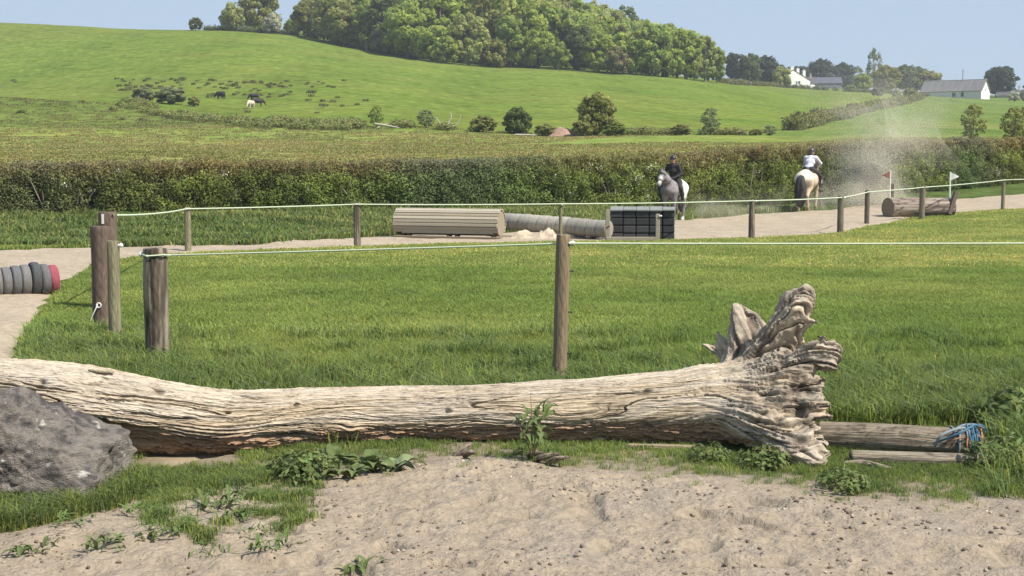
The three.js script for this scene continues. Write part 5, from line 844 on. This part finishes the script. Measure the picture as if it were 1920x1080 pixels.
// ---------------------------------------------------------------- far farm buildings
{
  const wallW = std([0.74, 0.73, 0.70], 0.8), slate = std([0.10, 0.10, 0.105], 0.85, { map: scaled(T.grain, 0.2, 3) }), roofG = std([0.185, 0.18, 0.185], 0.85, { map: scaled(T.grain, 0.3, 2) }), glass = std([0.03, 0.035, 0.045], 0.2), frame = std([0.6, 0.6, 0.57], 0.7), stone = std([0.42, 0.38, 0.34], 0.9), darkw = std([0.10, 0.09, 0.085], 0.9);
  const gable = (w, h, e, l) => { const s = new THREE.Shape(); s.moveTo(-w / 2, -1.5); s.lineTo(w / 2, -1.5); s.lineTo(w / 2, e); s.lineTo(0, h); s.lineTo(-w / 2, e); s.closePath(); const g = new THREE.ExtrudeGeometry(s, { depth: l, bevelEnabled: false }); g.translate(0, 0, -l); return g; };   // gable faces +z
  const roofs = (o, w, h, e, l, m, over = 0.3) => { const len = Math.hypot(w / 2, h - e) + over, a = Math.atan2(h - e, w / 2); for (const s of [-1, 1]) { const r = part('roof', box(len, 0.16, l + over * 2, 0.02, 1), m, o); r.position.set(s * (w / 4 + over * 0.35 * Math.cos(a)), (h + e) / 2 + 0.12 - over * 0.5 * Math.sin(a), -l / 2); r.rotation.z = -s * a; } };
  const chim = (o, x, y, z, h, m = wallW, w = 0.85) => { const c = part('chimney', box(w, h, w * 0.8, 0.04, 1), m, o); c.position.set(x, y + h / 2, z); const k = part('chimney_cap', box(w * 1.15, 0.14, w * 0.95, 0.03, 1), m, o); k.position.set(x, y + h + 0.02, z); const pt = part('chimney_pot', new THREE.CylinderGeometry(0.13, 0.16, 0.4, 10), stone, o); pt.position.set(x, y + h + 0.25, z); };
  const window_ = (o, x, y, z, w, h, ry = 0) => { const g = new THREE.Group(); g.name = 'window'; g.position.set(x, y, z); g.rotation.y = ry; o.add(g); part('frame', merged([moved(box(w + 0.2, 0.12, 0.14, 0.01, 1), 0, h / 2, 0), moved(box(w + 0.2, 0.12, 0.16, 0.01, 1), 0, -h / 2, 0), moved(box(0.1, h, 0.14, 0.01, 1), -w / 2, 0, 0), moved(box(0.1, h, 0.14, 0.01, 1), w / 2, 0, 0)]), frame, g); part('pane', box(w, h, 0.06, 0.01, 1), glass, g); };
  // white farmhouse
  const D = 425, gp = G(1482, D); const y0 = at(1500, 167, D).y; gp.y = y0;
  const h = thing('farmhouse', 'white gabled farmhouse with three white chimneys among the far trees', 'house', [gp.x, gp.y, gp.z], 0.30);
  part('wall', gable(11.6, 5.7, 2.6, 12), wallW, h); roofs(h, 11.6, 5.7, 2.6, 12, slate, 0.12);
  part('annex', moved(box(1.6, 2.0, 3, 0.03, 1), 6.4, 0.4, -1.0), wallW, h);
  window_(h, 2.1, 2.0, 0.02, 0.75, 0.9); window_(h, 1.2, 1.95, 0.02, 0.5, 0.8);
  chim(h, -0.2, 5.2, -0.6, 1.5, wallW, 1.1); chim(h, 2.1, 4.2, -1.2, 2.0, wallW, 0.9); chim(h, 6.6, 2.4, -5.5, 3.6, wallW, 0.9);
  const gp2 = G(1540, 440); gp2.y = at(1540, 167, 440).y;
  const low = thing('low_outhouse', 'low grey-roofed outhouse with dark front right of the farmhouse', 'outbuilding', [gp2.x, gp2.y, gp2.z], Math.PI / 2 + 0.05); low.position.x -= 3.2;
  part('wall', gable(6, 3.6, 1.4, 7.6), darkw, low); roofs(low, 6, 3.6, 1.4, 7.6, slate, 0.25); chim(low, 0, 3.2, -1.2, 1.3, stone, 0.6); chim(low, 0, 3.2, -5.2, 1.4, stone, 0.6);
  const gp3 = G(1570, 470); gp3.y = at(1570, 166, 470).y; const far3 = thing('slate_roof_shed', 'bluish slate-roofed shed behind the low outhouse', 'outbuilding', [gp3.x, gp3.y, gp3.z], Math.PI / 2 - 0.1);
  part('wall', gable(6, 3.6, 1.6, 8), std([0.16, 0.16, 0.20], 0.9), far3); roofs(far3, 6, 3.6, 1.6, 8, std([0.075, 0.08, 0.11], 0.8), 0.3);
  // long barn-like cottage, its long side towards the camera and the white gable end to the right
  const DB = 392, gb = at(1802, 183, DB), b = thing('long_cottage', 'long low building with grey roof and white right gable on the far ridge', 'house', [gb.x, gb.y, gb.z], Math.PI / 2 - 0.64), L = 17.2, W = 7.4, rh = 5.0, eh = 1.9;
  b.position.x = at(1856, 183, DB).x - 1.0; b.position.z -= 1.0;
  part('wall', gable(W, rh, eh, L), std([0.60, 0.57, 0.54], 0.85), b); roofs(b, W, rh, eh, L, roofG, 0.35); part('ridge_cap', box(0.3, 0.16, L + 0.6, 0.05, 1), std([0.5, 0.48, 0.44], 0.8), b).position.set(0, rh + 0.2, -L / 2);
  part('gable_render', (() => { const s = new THREE.Shape(); s.moveTo(-W / 2, -1); s.lineTo(W / 2, -1); s.lineTo(W / 2, eh); s.lineTo(0, rh); s.lineTo(-W / 2, eh); s.closePath(); const g = new THREE.ExtrudeGeometry(s, { depth: 0.06, bevelEnabled: false }); return g; })(), wallW, b).position.z = 0.01;
  window_(b, -W / 2 - 0.02, 0.9, -5.2, 0.9, 1.3, Math.PI / 2); window_(b, -W / 2 - 0.02, 0.9, -7.6, 1.1, 1.3, Math.PI / 2); window_(b, 0, 2.2, 0.09, 0.5, 0.6);
  part('drain_pipe', new THREE.CylinderGeometry(0.09, 0.09, 2.2, 8), wallW, b).position.set(-W / 2 - 0.12, 0.9, -6.6);
  { const p = at(1898, 190, 425), o = thing('distant_cottage', 'half hidden cottage with two white chimneys at the right edge beyond the barn', 'house', [p.x, p.y, p.z], Math.PI / 2 - 0.3); part('wall', gable(6, 3.4, 1.6, 8), stone, o); o.position.x += 3.5; roofs(o, 6, 3.4, 1.6, 8, slate, 0.25); chim(o, 0, 3.2, -1.4, 1.3, wallW, 0.9); chim(o, 0, 3.2, -5.4, 1.3, wallW, 0.9); }
  const ap = at(1805, 152, 410), an = thing('utility_pole', 'thin pole on the skyline behind the long low building', 'pole', [ap.x, ap.y - 2, ap.z]); part('shaft', moved(new THREE.CylinderGeometry(0.09, 0.13, 6, 8), 0, 2.4, 0), darkw, an); part('crossarm', moved(box(0.9, 0.1, 0.1, 0.02, 1), 0, 4.9, 0), darkw, an);
}
// ---------------------------------------------------------------- animals and riders: one smooth skin over jointed bones
const mirror = (l) => l.flatMap((b) => [b, [b[0], b[1], -b[2], b[3], b[4], b[5], -b[6], b[7], ...b.slice(8)]]);
const hideMat = std([1, 1, 1], 0.7, { vertexColors: true }), hair = (c) => std(c, 0.75), tack = std([0.035, 0.025, 0.02], 0.5);
// turn the part of a horse in front of the withers sideways
const bendNeck = (a) => (x, y, z) => { const t = sm(0.35, 1.0, x) * a, c = Math.cos(t), s = Math.sin(t), dx = x - 0.45; return x < 0.35 ? [x, y, z] : [0.45 + dx * c + z * s, y, z * c - dx * s]; };
function horse(name, label, p, turn, s, o) {
  const t = thing(name, label, 'horse', [p.x, p.y, p.z], turn), N = bendNeck(o.bend ?? 0), nb = (b) => { const a = N(b[0], b[1], b[2]), e = N(b[4], b[5], b[6]); return [...a, b[3], ...e, b[7], b[8] ?? 0.06]; };
  t.scale.setScalar(s);
  const leg = (x, z, st, front) => front // st: swing of the foot forward
    ? [[x + 0.02, 1.02, z * 1.05, 0.16, x, 0.80, z, 0.105, 0.1], [x, 0.82, z, 0.10, x + st * 0.4, 0.47, z, 0.062, 0.05], [x + st * 0.4, 0.47, z, 0.062, x + st * 0.75, 0.14, z, 0.042, 0.03], [x + st * 0.75, 0.14, z, 0.046, x + st * 0.85 + 0.05, 0.06, z, 0.055, 0.02], [x + st * 0.85 + 0.04, 0.03, z, 0.062, x + st * 0.85 + 0.07, 0.03, z, 0.062, 0.02]]
    : [[x, 1.12, z * 0.95, 0.22, x + 0.10, 0.84, z, 0.15, 0.1], [x + 0.08, 0.86, z, 0.135, x - 0.18 + st * 0.5, 0.53, z, 0.065, 0.05], [x - 0.18 + st * 0.5, 0.53, z, 0.066, x - 0.13 + st * 0.75, 0.14, z, 0.046, 0.03], [x - 0.13 + st * 0.75, 0.14, z, 0.05, x - 0.08 + st * 0.85, 0.06, z, 0.058, 0.02], [x - 0.08 + st * 0.85, 0.03, z, 0.066, x - 0.05 + st * 0.85, 0.03, z, 0.066, 0.02]];
  const w = o.step ?? [0.1, -0.12, -0.1, 0.12];
  const B = [[-0.5, 1.13, 0, 0.29, 0.0, 1.08, 0, 0.315], [0.0, 1.08, 0, 0.315, 0.38, 1.12, 0, 0.28], [0.38, 1.12, 0, 0.27, 0.58, 1.10, 0, 0.20], [-0.5, 1.22, 0, 0.25, -0.76, 1.14, 0, 0.19], [0.15, 1.33, 0, 0.10, 0.4, 1.38, 0, 0.11],
    ...leg(0.42, 0.15, w[0], true), ...leg(0.42, -0.15, w[1], true), ...leg(-0.60, 0.15, w[2], false), ...leg(-0.60, -0.15, w[3], false)];
  const hx = o.head ?? [0.95, 1.72, 1.28, 1.40];   // poll, muzzle
  const [qx, qy, mx, my] = hx, lerpH = (k) => [lerp(qx, mx, k), lerp(qy, my, k)];
  const Nk = [[0.46, 1.18, 0, 0.22, 0.72, 1.46, 0, 0.145], [0.72, 1.46, 0, 0.145, qx - 0.03, qy - 0.01, 0, 0.10], [qx, qy, 0, 0.10, ...lerpH(0.45), 0, 0.088], [...lerpH(0.45), 0, 0.085, ...lerpH(0.9), 0, 0.056], [...lerpH(0.95), 0, 0.066, mx, my, 0, 0.062], [lerpH(0.25)[0] - 0.03, lerpH(0.25)[1] - 0.06, 0, 0.09, lerpH(0.4)[0], lerpH(0.4)[1] - 0.05, 0, 0.07], ...mirror([[qx - 0.01, qy + 0.05, 0.05, 0.032, qx + 0.005, qy + 0.17, 0.065, 0.010, 0.015], [lerpH(0.3)[0], lerpH(0.3)[1] + 0.03, 0.07, 0.03, lerpH(0.3)[0] + 0.01, lerpH(0.3)[1] + 0.03, 0.07, 0.03, 0.02]])].map(nb);
  const g = skin([...B, ...Nk], [0.15, 0.98, 0], 1.36, 128, 0.07);
  paint(g, (x, y, z) => o.coat(x, y, z));
  part('body', g, hideMat, t);
  const hm = hair(o.hair), tail = [[-0.88, 1.24, 0, 0.06], [-1.0, 1.12, 0, 0.11], [-1.05, 0.8, 0.0, 0.165], [-1.04, 0.45, 0.0, 0.17], [-0.98, o.tailEnd ?? 0.3, 0.0, 0.06]];
  part('tail', tube(tail, { n: 30, m: 26, rough: 0.35, freq: 12, seed: 3, flat: o.tailW ?? 1 }), hm, t);
  const mane = []; for (let k = 0; k <= 10; k++) { const u = k / 10, x = lerp(0.36, qx, u), y = lerp(1.42, qy + 0.06, u) + 0.10 * Math.sin(u * 3.1) * 0.5; const a = N(x, y, 0.02); mane.push(moved(new THREE.SphereGeometry(1, 8, 6).scale(0.075, 0.11, 0.055), a[0], a[1] - 0.02, a[2] + 0.05 * (o.maneSide ?? 1) * (u < 0.9 ? 1 : 0), 0, 0, 0.5)); }
  part('mane', merged(mane), hm, t);
  const fl = N(...lerpH(0.08), 0); part('forelock', moved(new THREE.SphereGeometry(1, 10, 8).scale(0.05, 0.10, 0.05), fl[0] + 0.06, fl[1] + 0.02, fl[2]), hm, t);
  const ring = (k, r, y = 0) => { const c = N(lerpH(k)[0], lerpH(k)[1] + y, 0), e = N(lerpH(k + 0.1)[0], lerpH(k + 0.1)[1] + y, 0), q = new THREE.TorusGeometry(r, 0.011, 6, 24); const d = V(e[0] - c[0], e[1] - c[1], e[2] - c[2]).normalize(); q.applyQuaternion(new THREE.Quaternion().setFromUnitVectors(V(0, 0, 1), d)); return moved(q, c[0], c[1], c[2]); };
  const rein = [-1, 1].map((q) => { const a = N(lerpH(0.85)[0], lerpH(0.85)[1], q * 0.07), m = N(0.75, 1.38, q * 0.17); return tube([[...a, 0.011], [...m, 0.011], [0.30, 1.52, q * 0.07, 0.011]], { n: 14, m: 6 }); });
  part('bridle', merged([ring(0.62, 0.088), ring(0.08, 0.125), ...rein]), tack, t);
  part('saddle', skin([[-0.28, 1.42, 0, 0.10, 0.0, 1.36, 0, 0.12], [0.0, 1.36, 0, 0.12, 0.24, 1.44, 0, 0.09], ...mirror([[0.02, 1.36, 0.16, 0.06, 0.10, 1.02, 0.32, 0.03], [-0.14, 1.36, 0.14, 0.06, -0.08, 1.12, 0.30, 0.03], [0.12, 1.36, 0.16, 0.05, 0.24, 1.10, 0.29, 0.03]])], [0, 1.25, 0], 0.5, 56, 0.04), tack, t);
  part('girth', moved(new THREE.TorusGeometry(0.325, 0.022, 8, 40), 0.06, 1.08, 0, 0, Math.PI / 2, 0), tack, t);
  const hoofM = std([0.06, 0.05, 0.045], 0.6); return t;
}
function handGeo() { // a right hand closed round the rein: palm towards -z, fingers curling
  const L = [[0, 0, 0, 0.022, 0.05, 0, 0.012, 0.018], [0, 0, -0.008, 0.02, 0.05, 0, -0.028, 0.017], [0.0, 0, 0.0, 0.022, 0.05, 0, -0.008, 0.02]];
  [0.026, 0.006, -0.014, -0.034].forEach((z, i) => { const l = [0.034, 0.04, 0.037, 0.028][i], x = 0.062; L.push([x, 0, z, 0.0092, x + l * 0.8, -0.018, z, 0.0086, 0.006], [x + l * 0.8, -0.018, z, 0.0086, x + l * 0.5, -0.045, z, 0.008, 0.006], [x + l * 0.5, -0.045, z, 0.008, x, -0.042, z, 0.0075, 0.006]); });
  L.push([0.012, -0.005, 0.02, 0.012, 0.04, -0.022, 0.042, 0.0095, 0.01], [0.04, -0.022, 0.042, 0.0095, 0.062, -0.04, 0.032, 0.0085, 0.008]);
  return skin(L, [0.04, -0.01, 0], 0.105, 68, 0.012);
}
function headGeo() { // faces +x, centre of the skull at the origin
  const g = skin([[-0.02, 0.02, 0, 0.088, 0.02, 0.03, 0, 0.085], [0.02, 0.0, 0, 0.078, 0.035, -0.055, 0, 0.062], [0.03, -0.06, 0, 0.055, 0.055, -0.088, 0, 0.035, 0.03], [0.085, 0.012, 0, 0.010, 0.112, -0.022, 0, 0.014, 0.02], [0.078, 0.03, 0.03, 0.018, 0.078, 0.03, -0.03, 0.018, 0.02], [0.082, -0.058, 0.022, 0.009, 0.082, -0.058, -0.022, 0.009, 0.012], ...mirror([[0.068, -0.015, 0.04, 0.022, 0.05, -0.035, 0.05, 0.02, 0.03], [-0.005, 0.02, 0.086, 0.012, -0.012, -0.03, 0.082, 0.010, 0.01]])], [0.0, 0, 0], 0.15, 84, 0.03);
  return paint(g, (x, y, z) => { const eye = Math.hypot(y - 0.012, Math.abs(z) - 0.033) < 0.012 && x > 0.06, lip = Math.abs(y + 0.058) < 0.010 && Math.abs(z) < 0.024 && x > 0.07; return eye ? [0.03, 0.02, 0.02] : lip ? [0.34, 0.15, 0.13] : [0.44, 0.27, 0.20]; });
}
const HAND = paint(handGeo(), () => [0.42, 0.26, 0.19]), HEAD = headGeo();
function rider(name, label, h, o) { // in the axes of the horse h
  const t = thing(name, label, 'person', h.position.toArray(), h.rotation.y); t.scale.copy(h.scale);
  const lean = o.lean ?? 0, tw = o.twist ?? 0, S = (x, y, z) => { const a = lean * sm(1.45, 1.6, y), dy = y - 1.48; return [x + dy * Math.sin(a), 1.48 + dy * Math.cos(a), z + (o.side ?? 0) * Math.max(0, dy)]; };
  const sh = [S(0.0, 1.92, 0.19), S(0.0, 1.92, -0.19)], el = o.elbow ?? [[0.10, 1.66, 0.30], [0.10, 1.66, -0.30]], ha = o.hand ?? [[0.34, 1.50, 0.09], [0.34, 1.50, -0.09]];
  const torso = (e) => [[...S(-0.04, 1.50, 0.07), 0.125 + e, ...S(-0.04, 1.50, -0.07), 0.125 + e], [...S(-0.04, 1.52, 0), 0.125 + e, ...S(-0.02, 1.72, 0), 0.12 + e], [...S(-0.02, 1.74, 0.07), 0.115 + e, ...S(-0.02, 1.74, -0.07), 0.115 + e], [...S(0, 1.90, 0.12), 0.085 + e, ...S(0, 1.90, -0.12), 0.085 + e], [...S(-0.01, 1.74, 0), 0.13 + e, ...S(0, 1.90, 0), 0.10 + e]];
  const arms = (e, from = 0) => [0, 1].flatMap((i) => [[...sh[i], 0.062 + e, ...el[i], 0.045 + e], [...el[i], 0.044 + e, lerp(el[i][0], ha[i][0], 0.9), lerp(el[i][1], ha[i][1], 0.9), lerp(el[i][2], ha[i][2], 0.9), 0.029 + e]]);
  const kn = 0.36, legs = (e) => mirror([[-0.04, 1.47, 0.12, 0.115 + e, 0.12, 1.34, 0.25, 0.10 + e], [0.12, 1.34, 0.25, 0.10 + e, 0.34, 1.16, kn, 0.068 + e], [0.34, 1.16, kn, 0.065 + e, 0.20, 0.94, kn + 0.02, 0.06 + e], [0.20, 0.94, kn + 0.02, 0.06 + e, 0.10, 0.74, kn + 0.01, 0.04 + e]]);
  const feet = (e) => mirror([[0.10, 0.74, kn + 0.01, 0.042 + e, 0.09, 0.70, kn + 0.01, 0.045 + e], [0.09, 0.69, kn + 0.01, 0.042 + e, 0.28, 0.69, kn + 0.04, 0.034 + e, 0.03]]);
  const c = S(0.0, 2.12, 0), hd = [c[0] + 0.02, c[1] + 0.01, c[2]], hq = new THREE.Quaternion().setFromEuler(new THREE.Euler(0, o.look ?? 0, -(o.nod ?? 0.05), 'YXZ'));
  const neck = [[...S(0, 1.96, 0), 0.055, hd[0] - 0.01, hd[1] - 0.05, hd[2], 0.05]];
  const body = skin([...torso(-0.015), ...arms(-0.008), ...legs(-0.01), ...feet(-0.01), ...neck], [0.05, 1.42, 0], 0.86, 110, 0.04); paint(body, () => [0.42, 0.26, 0.19]);
  const hands = [0, 1].map((i) => { const g = HAND.clone(); const d = V(ha[i][0] - el[i][0], ha[i][1] - el[i][1], ha[i][2] - el[i][2]).normalize(), q = new THREE.Quaternion().setFromUnitVectors(V(1, 0, 0), d); if (i === 1) g.scale(1, 1, -1); g.applyQuaternion(q); g.translate(...ha[i]); if (o.gloves) paint(g, () => o.gloves); return g; });
  const head = HEAD.clone().applyQuaternion(hq).translate(...hd);
  part('body', merged([body, head, ...hands]), std([1, 1, 1], 0.7, { vertexColors: true }), t);
  part('top', skin([...torso(0), ...arms(0.004), [...S(0, 1.94, 0), 0.065, ...S(0, 1.985, 0), 0.06, 0.03]], [0.05, 1.66, 0], 0.56, 88, 0.04), std(o.top, 0.9), t);
  part('breeches', skin([[-0.05, 1.47, 0.06, 0.135, -0.05, 1.47, -0.06, 0.135], ...legs(0.0)], [0.08, 1.14, 0], 0.56, 88, 0.05), std(o.legs, 0.9), t);
  part('boots', skin([...mirror([[0.27, 1.06, kn + 0.01, 0.066, 0.20, 0.94, kn + 0.02, 0.066], [0.20, 0.94, kn + 0.02, 0.066, 0.10, 0.74, kn + 0.01, 0.046]]), ...feet(0.004)], [0.15, 0.88, 0], 0.5, 80, 0.03), std([0.02, 0.018, 0.017], 0.4), t);
  const hel = new THREE.SphereGeometry(0.118, 28, 16, 0, 6.2832, 0, 1.75).scale(1.1, 1.0, 0.96), brim = new THREE.SphereGeometry(0.09, 20, 10).scale(0.75, 0.10, 0.9).translate(0.105, 0.0, 0);
  const hm = part('helmet', merged([hel.translate(0, 0.0, 0), brim]), std(o.helmet, 0.35), t); hm.quaternion.copy(hq); hm.position.set(hd[0] - 0.005, hd[1] + 0.035, hd[2]);
  if (o.hair) part('hair', moved(new THREE.SphereGeometry(1, 12, 10).scale(0.06, 0.09, 0.075), hd[0] - 0.085, hd[1] - 0.07, hd[2]), std(o.hair, 0.8), t);
  return t;
}
{
  // grey horse coming towards the camera, dark-clad rider
  const g1 = hit(1262, 415);
  const coat1 = (x, y, z) => { const n = fbm(x * 5, y * 5, z * 5, 3), d = fbm(x * 11, y * 11, z * 11 + 3, 2); let c = mix3([0.15, 0.135, 0.14], [0.23, 0.21, 0.215], sm(-0.2, 0.3, n + d)); c = mix3(c, [0.66, 0.66, 0.63], sm(-0.05, -0.4, x + 0.08 * n) * sm(0.62, 0.9, y)); c = mix3(c, [0.68, 0.67, 0.64], sm(1.02, 1.14, x) * sm(1.25, 1.45, y)); c = mix3(c, [0.10, 0.095, 0.095], sm(0.62, 0.42, y) * sm(-0.1, 0.2, n + 0.12)); c = mix3(c, [0.5, 0.49, 0.46], sm(0.2, 0.1, y) * (x < 0 ? 0.8 : 0)); return c; };
  const h1 = horse('grey_horse', 'dappled grey horse with white rump and white muzzle walking towards the camera', g1, -Math.PI / 2 - 0.42, 0.98, { bend: -0.22, coat: coat1, hair: [0.13, 0.12, 0.12], step: [0.16, -0.1, -0.06, 0.12], tailW: 0.8, head: [0.93, 1.66, 1.16, 1.27] });
  rider('person', 'rider in dark jacket and black helmet facing the camera on the grey horse', h1, { top: [0.03, 0.023, 0.027], legs: [0.035, 0.027, 0.03], helmet: [0.018, 0.016, 0.018], gloves: [0.55, 0.54, 0.52], lean: 0.10, look: 0.15, nod: 0.15, hand: [[0.36, 1.47, 0.06], [0.36, 1.47, -0.06]], elbow: [[0.08, 1.63, 0.31], [0.08, 1.63, -0.31]] });
  // cream horse going away, rider in white
  const g2 = hit(1516, 394);
  const coat2 = (x, y, z) => { const n = fbm(x * 4, y * 4, z * 4 + 9, 3); let c = mix3([0.60, 0.475, 0.335], [0.50, 0.385, 0.26], sm(-0.2, 0.3, n)); c = mix3(c, [0.68, 0.585, 0.455], sm(-0.35, -0.7, x) * sm(0.8, 1.1, y)); c = mix3(c, [0.36, 0.28, 0.195], sm(0.7, 0.45, y) * 0.7); c = mix3(c, [0.10, 0.08, 0.06], sm(0.16, 0.07, y) * 0.6); return c; };
  const h2 = horse('cream_horse', 'cream horse with long dark tail seen from behind at the dusty turn', g2, Math.PI / 2 - 0.50, 1.05, { bend: 0.30, coat: coat2, hair: [0.022, 0.019, 0.018], step: [-0.1, 0.12, 0.12, -0.12], tailEnd: 0.12, tailW: 1.25, head: [0.92, 1.78, 1.26, 1.52] });
  rider('person', 'rider in white shirt and dark helmet leaning forward on the cream horse', h2, { top: [0.62, 0.60, 0.66], legs: [0.04, 0.03, 0.034], helmet: [0.05, 0.045, 0.045], hair: [0.06, 0.04, 0.03], lean: 0.36, look: -0.35, nod: 0.1, hand: [[0.56, 1.50, 0.12], [0.56, 1.44, -0.12]], elbow: [[0.42, 1.68, 0.29], [0.40, 1.62, -0.30]] });
}
{ // cattle on the hillside
  const cow = skin([[-0.7, 0.98, 0, 0.33, 0.1, 0.93, 0, 0.37], [0.1, 0.93, 0, 0.37, 0.55, 0.98, 0, 0.32], [-0.7, 1.12, 0, 0.20, 0.5, 1.16, 0, 0.2], [0.6, 1.05, 0, 0.22, 1.0, 0.72, 0, 0.14], [1.0, 0.66, 0, 0.13, 1.2, 0.36, 0, 0.09], [-0.98, 1.15, 0, 0.05, -1.02, 0.5, 0, 0.03], ...mirror([[0.45, 0.75, 0.17, 0.13, 0.45, 0.4, 0.18, 0.075], [0.45, 0.4, 0.18, 0.07, 0.47, 0.04, 0.18, 0.06], [-0.72, 0.85, 0.18, 0.19, -0.68, 0.5, 0.2, 0.09], [-0.68, 0.5, 0.2, 0.08, -0.76, 0.04, 0.2, 0.06], [0.98, 0.8, 0.12, 0.04, 0.96, 0.8, 0.24, 0.03]])], [0.1, 0.75, 0], 1.35, 90, 0.09);
  const add = (px, py, turn, c, label, s = 1) => { const p = hit(px, py), o = thing('cow', label, 'cow', [p.x, p.y, p.z], turn); part('body', cow, std(c, 0.8), o); o.scale.setScalar(s); };
  add(413, 186, 2.7, [0.022, 0.02, 0.02], 'black cow standing alone left of the other cattle', 0.68); add(470, 204, -1.9, [0.50, 0.44, 0.33], 'cream white cow with its head down in front of the dark cattle', 0.66); add(484, 200, 0.3, [0.03, 0.027, 0.025], 'dark cow right beside the cream white cow', 0.68); add(476, 189, 3.0, [0.035, 0.03, 0.027], 'dark cow lying behind the cream white cow', 0.62);
}
{ // dust kicked up behind the cream horse: soft drifting puffs, curved veils that thin out to nothing at the rim
  const R = rng(99), gauss = () => Math.sqrt(-2 * Math.log(R() + 1e-9)) * Math.cos(6.283 * R()), disc = () => { const p = [0, 0, 0], c = [1, 1, 1, 1], ix = [], n = 20, m = 7; for (let i = 1; i <= m; i++) for (let j = 0; j < n; j++) { const r = i / m, a = j / n * 6.2832; const X = Math.cos(a) * r, Y = Math.sin(a) * r; p.push(X, Y, 0.38 * (X * X - Y * Y) + 0.10 * Math.sin(X * 2.1 + Y * 1.3)); c.push(1, 1, 1, (1 - r * r) ** 3); } for (let j = 0; j < n; j++) ix.push(0, 1 + j, 1 + (j + 1) % n); for (let i = 0; i < m - 1; i++) for (let j = 0; j < n; j++) { const a = 1 + i * n + j, b = 1 + i * n + (j + 1) % n; ix.push(a, a + n, b, b, a + n, b + n); } const g = geoFrom(p, ix); g.setAttribute('color', new THREE.BufferAttribute(new Float32Array(c), 4)); return g; };
  const g = disc(), L = [];
  const puff = (n, px, py, d, sx, sy, sz, r0, r1) => { const c = at(px, py, d); for (let k = 0; k < n * 1.6; k++) { const x = c.x + gauss() * sx, z = c.z + gauss() * sz, s = 1.15 * lerp(r0, r1, R()), y = Math.max(c.y + gauss() * sy, H(x, z) + s * 0.35); L.push([x, y, z, s]); } };
  puff(11, 1622, 375, 54, 0.9, 0.2, 0.8, 0.7, 1.2); puff(9, 1630, 338, 54.5, 0.45, 0.4, 0.6, 0.7, 1.1); puff(8, 1648, 290, 55, 0.9, 0.6, 0.8, 1.0, 1.6); puff(9, 1668, 225, 56, 1.5, 0.7, 1.0, 1.4, 2.2); puff(9, 1545, 385, 52.5, 1.7, 0.15, 0.7, 0.7, 1.2); puff(8, 1390, 405, 48.8, 1.5, 0.12, 0.5, 0.6, 1.1);
  const m = new THREE.MeshPhysicalMaterial({ color: rgb(0.88, 0.82, 0.70), roughness: 1, transmission: 0.5, thickness: 0, specularIntensity: 0, transparent: true, opacity: 0.095, vertexColors: true, side: THREE.DoubleSide, depthWrite: false }), im = new THREE.InstancedMesh(g, m, L.length), M = new THREE.Matrix4(), q = new THREE.Quaternion(), e = new THREE.Euler();
  L.forEach((p, k) => { e.set(R() * 6.28, R() * 6.28, R() * 6.28); M.compose(V(p[0], p[1], p[2]), q.setFromEuler(e), V(p[3], p[3] * (0.8 + 0.4 * R()), p[3])); im.setMatrixAt(k, M); });
  const cloud = new THREE.Group(); cloud.name = 'dust_cloud'; scene.add(cloud); tag(cloud, 'pale dust drifting up from the track behind the cream horse', 'dust', null, 'stuff');
  im.name = 'drifting_dust'; im.userData.kind = 'stuff'; cloud.add(im);
  const grain = [], fine = (n, px, py, d, sx, sy, sz) => { const c = at(px, py, d); for (let k = 0; k < n; k++) { const x = c.x + gauss() * sx, y = c.y + gauss() * sy, z = c.z + gauss() * sz; if (y > H(x, z) + 0.02) grain.push([x, y, z]); } };
  fine(42000, 1624, 372, 54, 0.9, 0.35, 0.8); fine(40000, 1632, 335, 54.5, 0.6, 0.6, 0.7); fine(34000, 1648, 288, 55, 1.0, 0.7, 0.9); fine(42000, 1668, 225, 56, 1.7, 0.9, 1.2);
  const gg = geoFrom([-0.006, 0, -0.0035, 0.006, 0, -0.0035, 0, 0, 0.007], [0, 1, 2]), gi = new THREE.InstancedMesh(gg, new THREE.MeshPhysicalMaterial({ color: rgb(0.86, 0.80, 0.68), roughness: 1, transmission: 0.5, thickness: 0, side: THREE.DoubleSide, specularIntensity: 0 }), grain.length);
  grain.forEach((p, k) => { e.set(R() * 6.28, R() * 6.28, R() * 6.28); const s = 0.6 + 0.8 * R(); M.compose(V(p[0], p[1], p[2]), q.setFromEuler(e), V(s, s, s)); gi.setMatrixAt(k, M); });
  gi.name = 'dust_grains'; gi.userData.kind = 'stuff'; cloud.add(gi);
}
renderer.render(scene, camera);
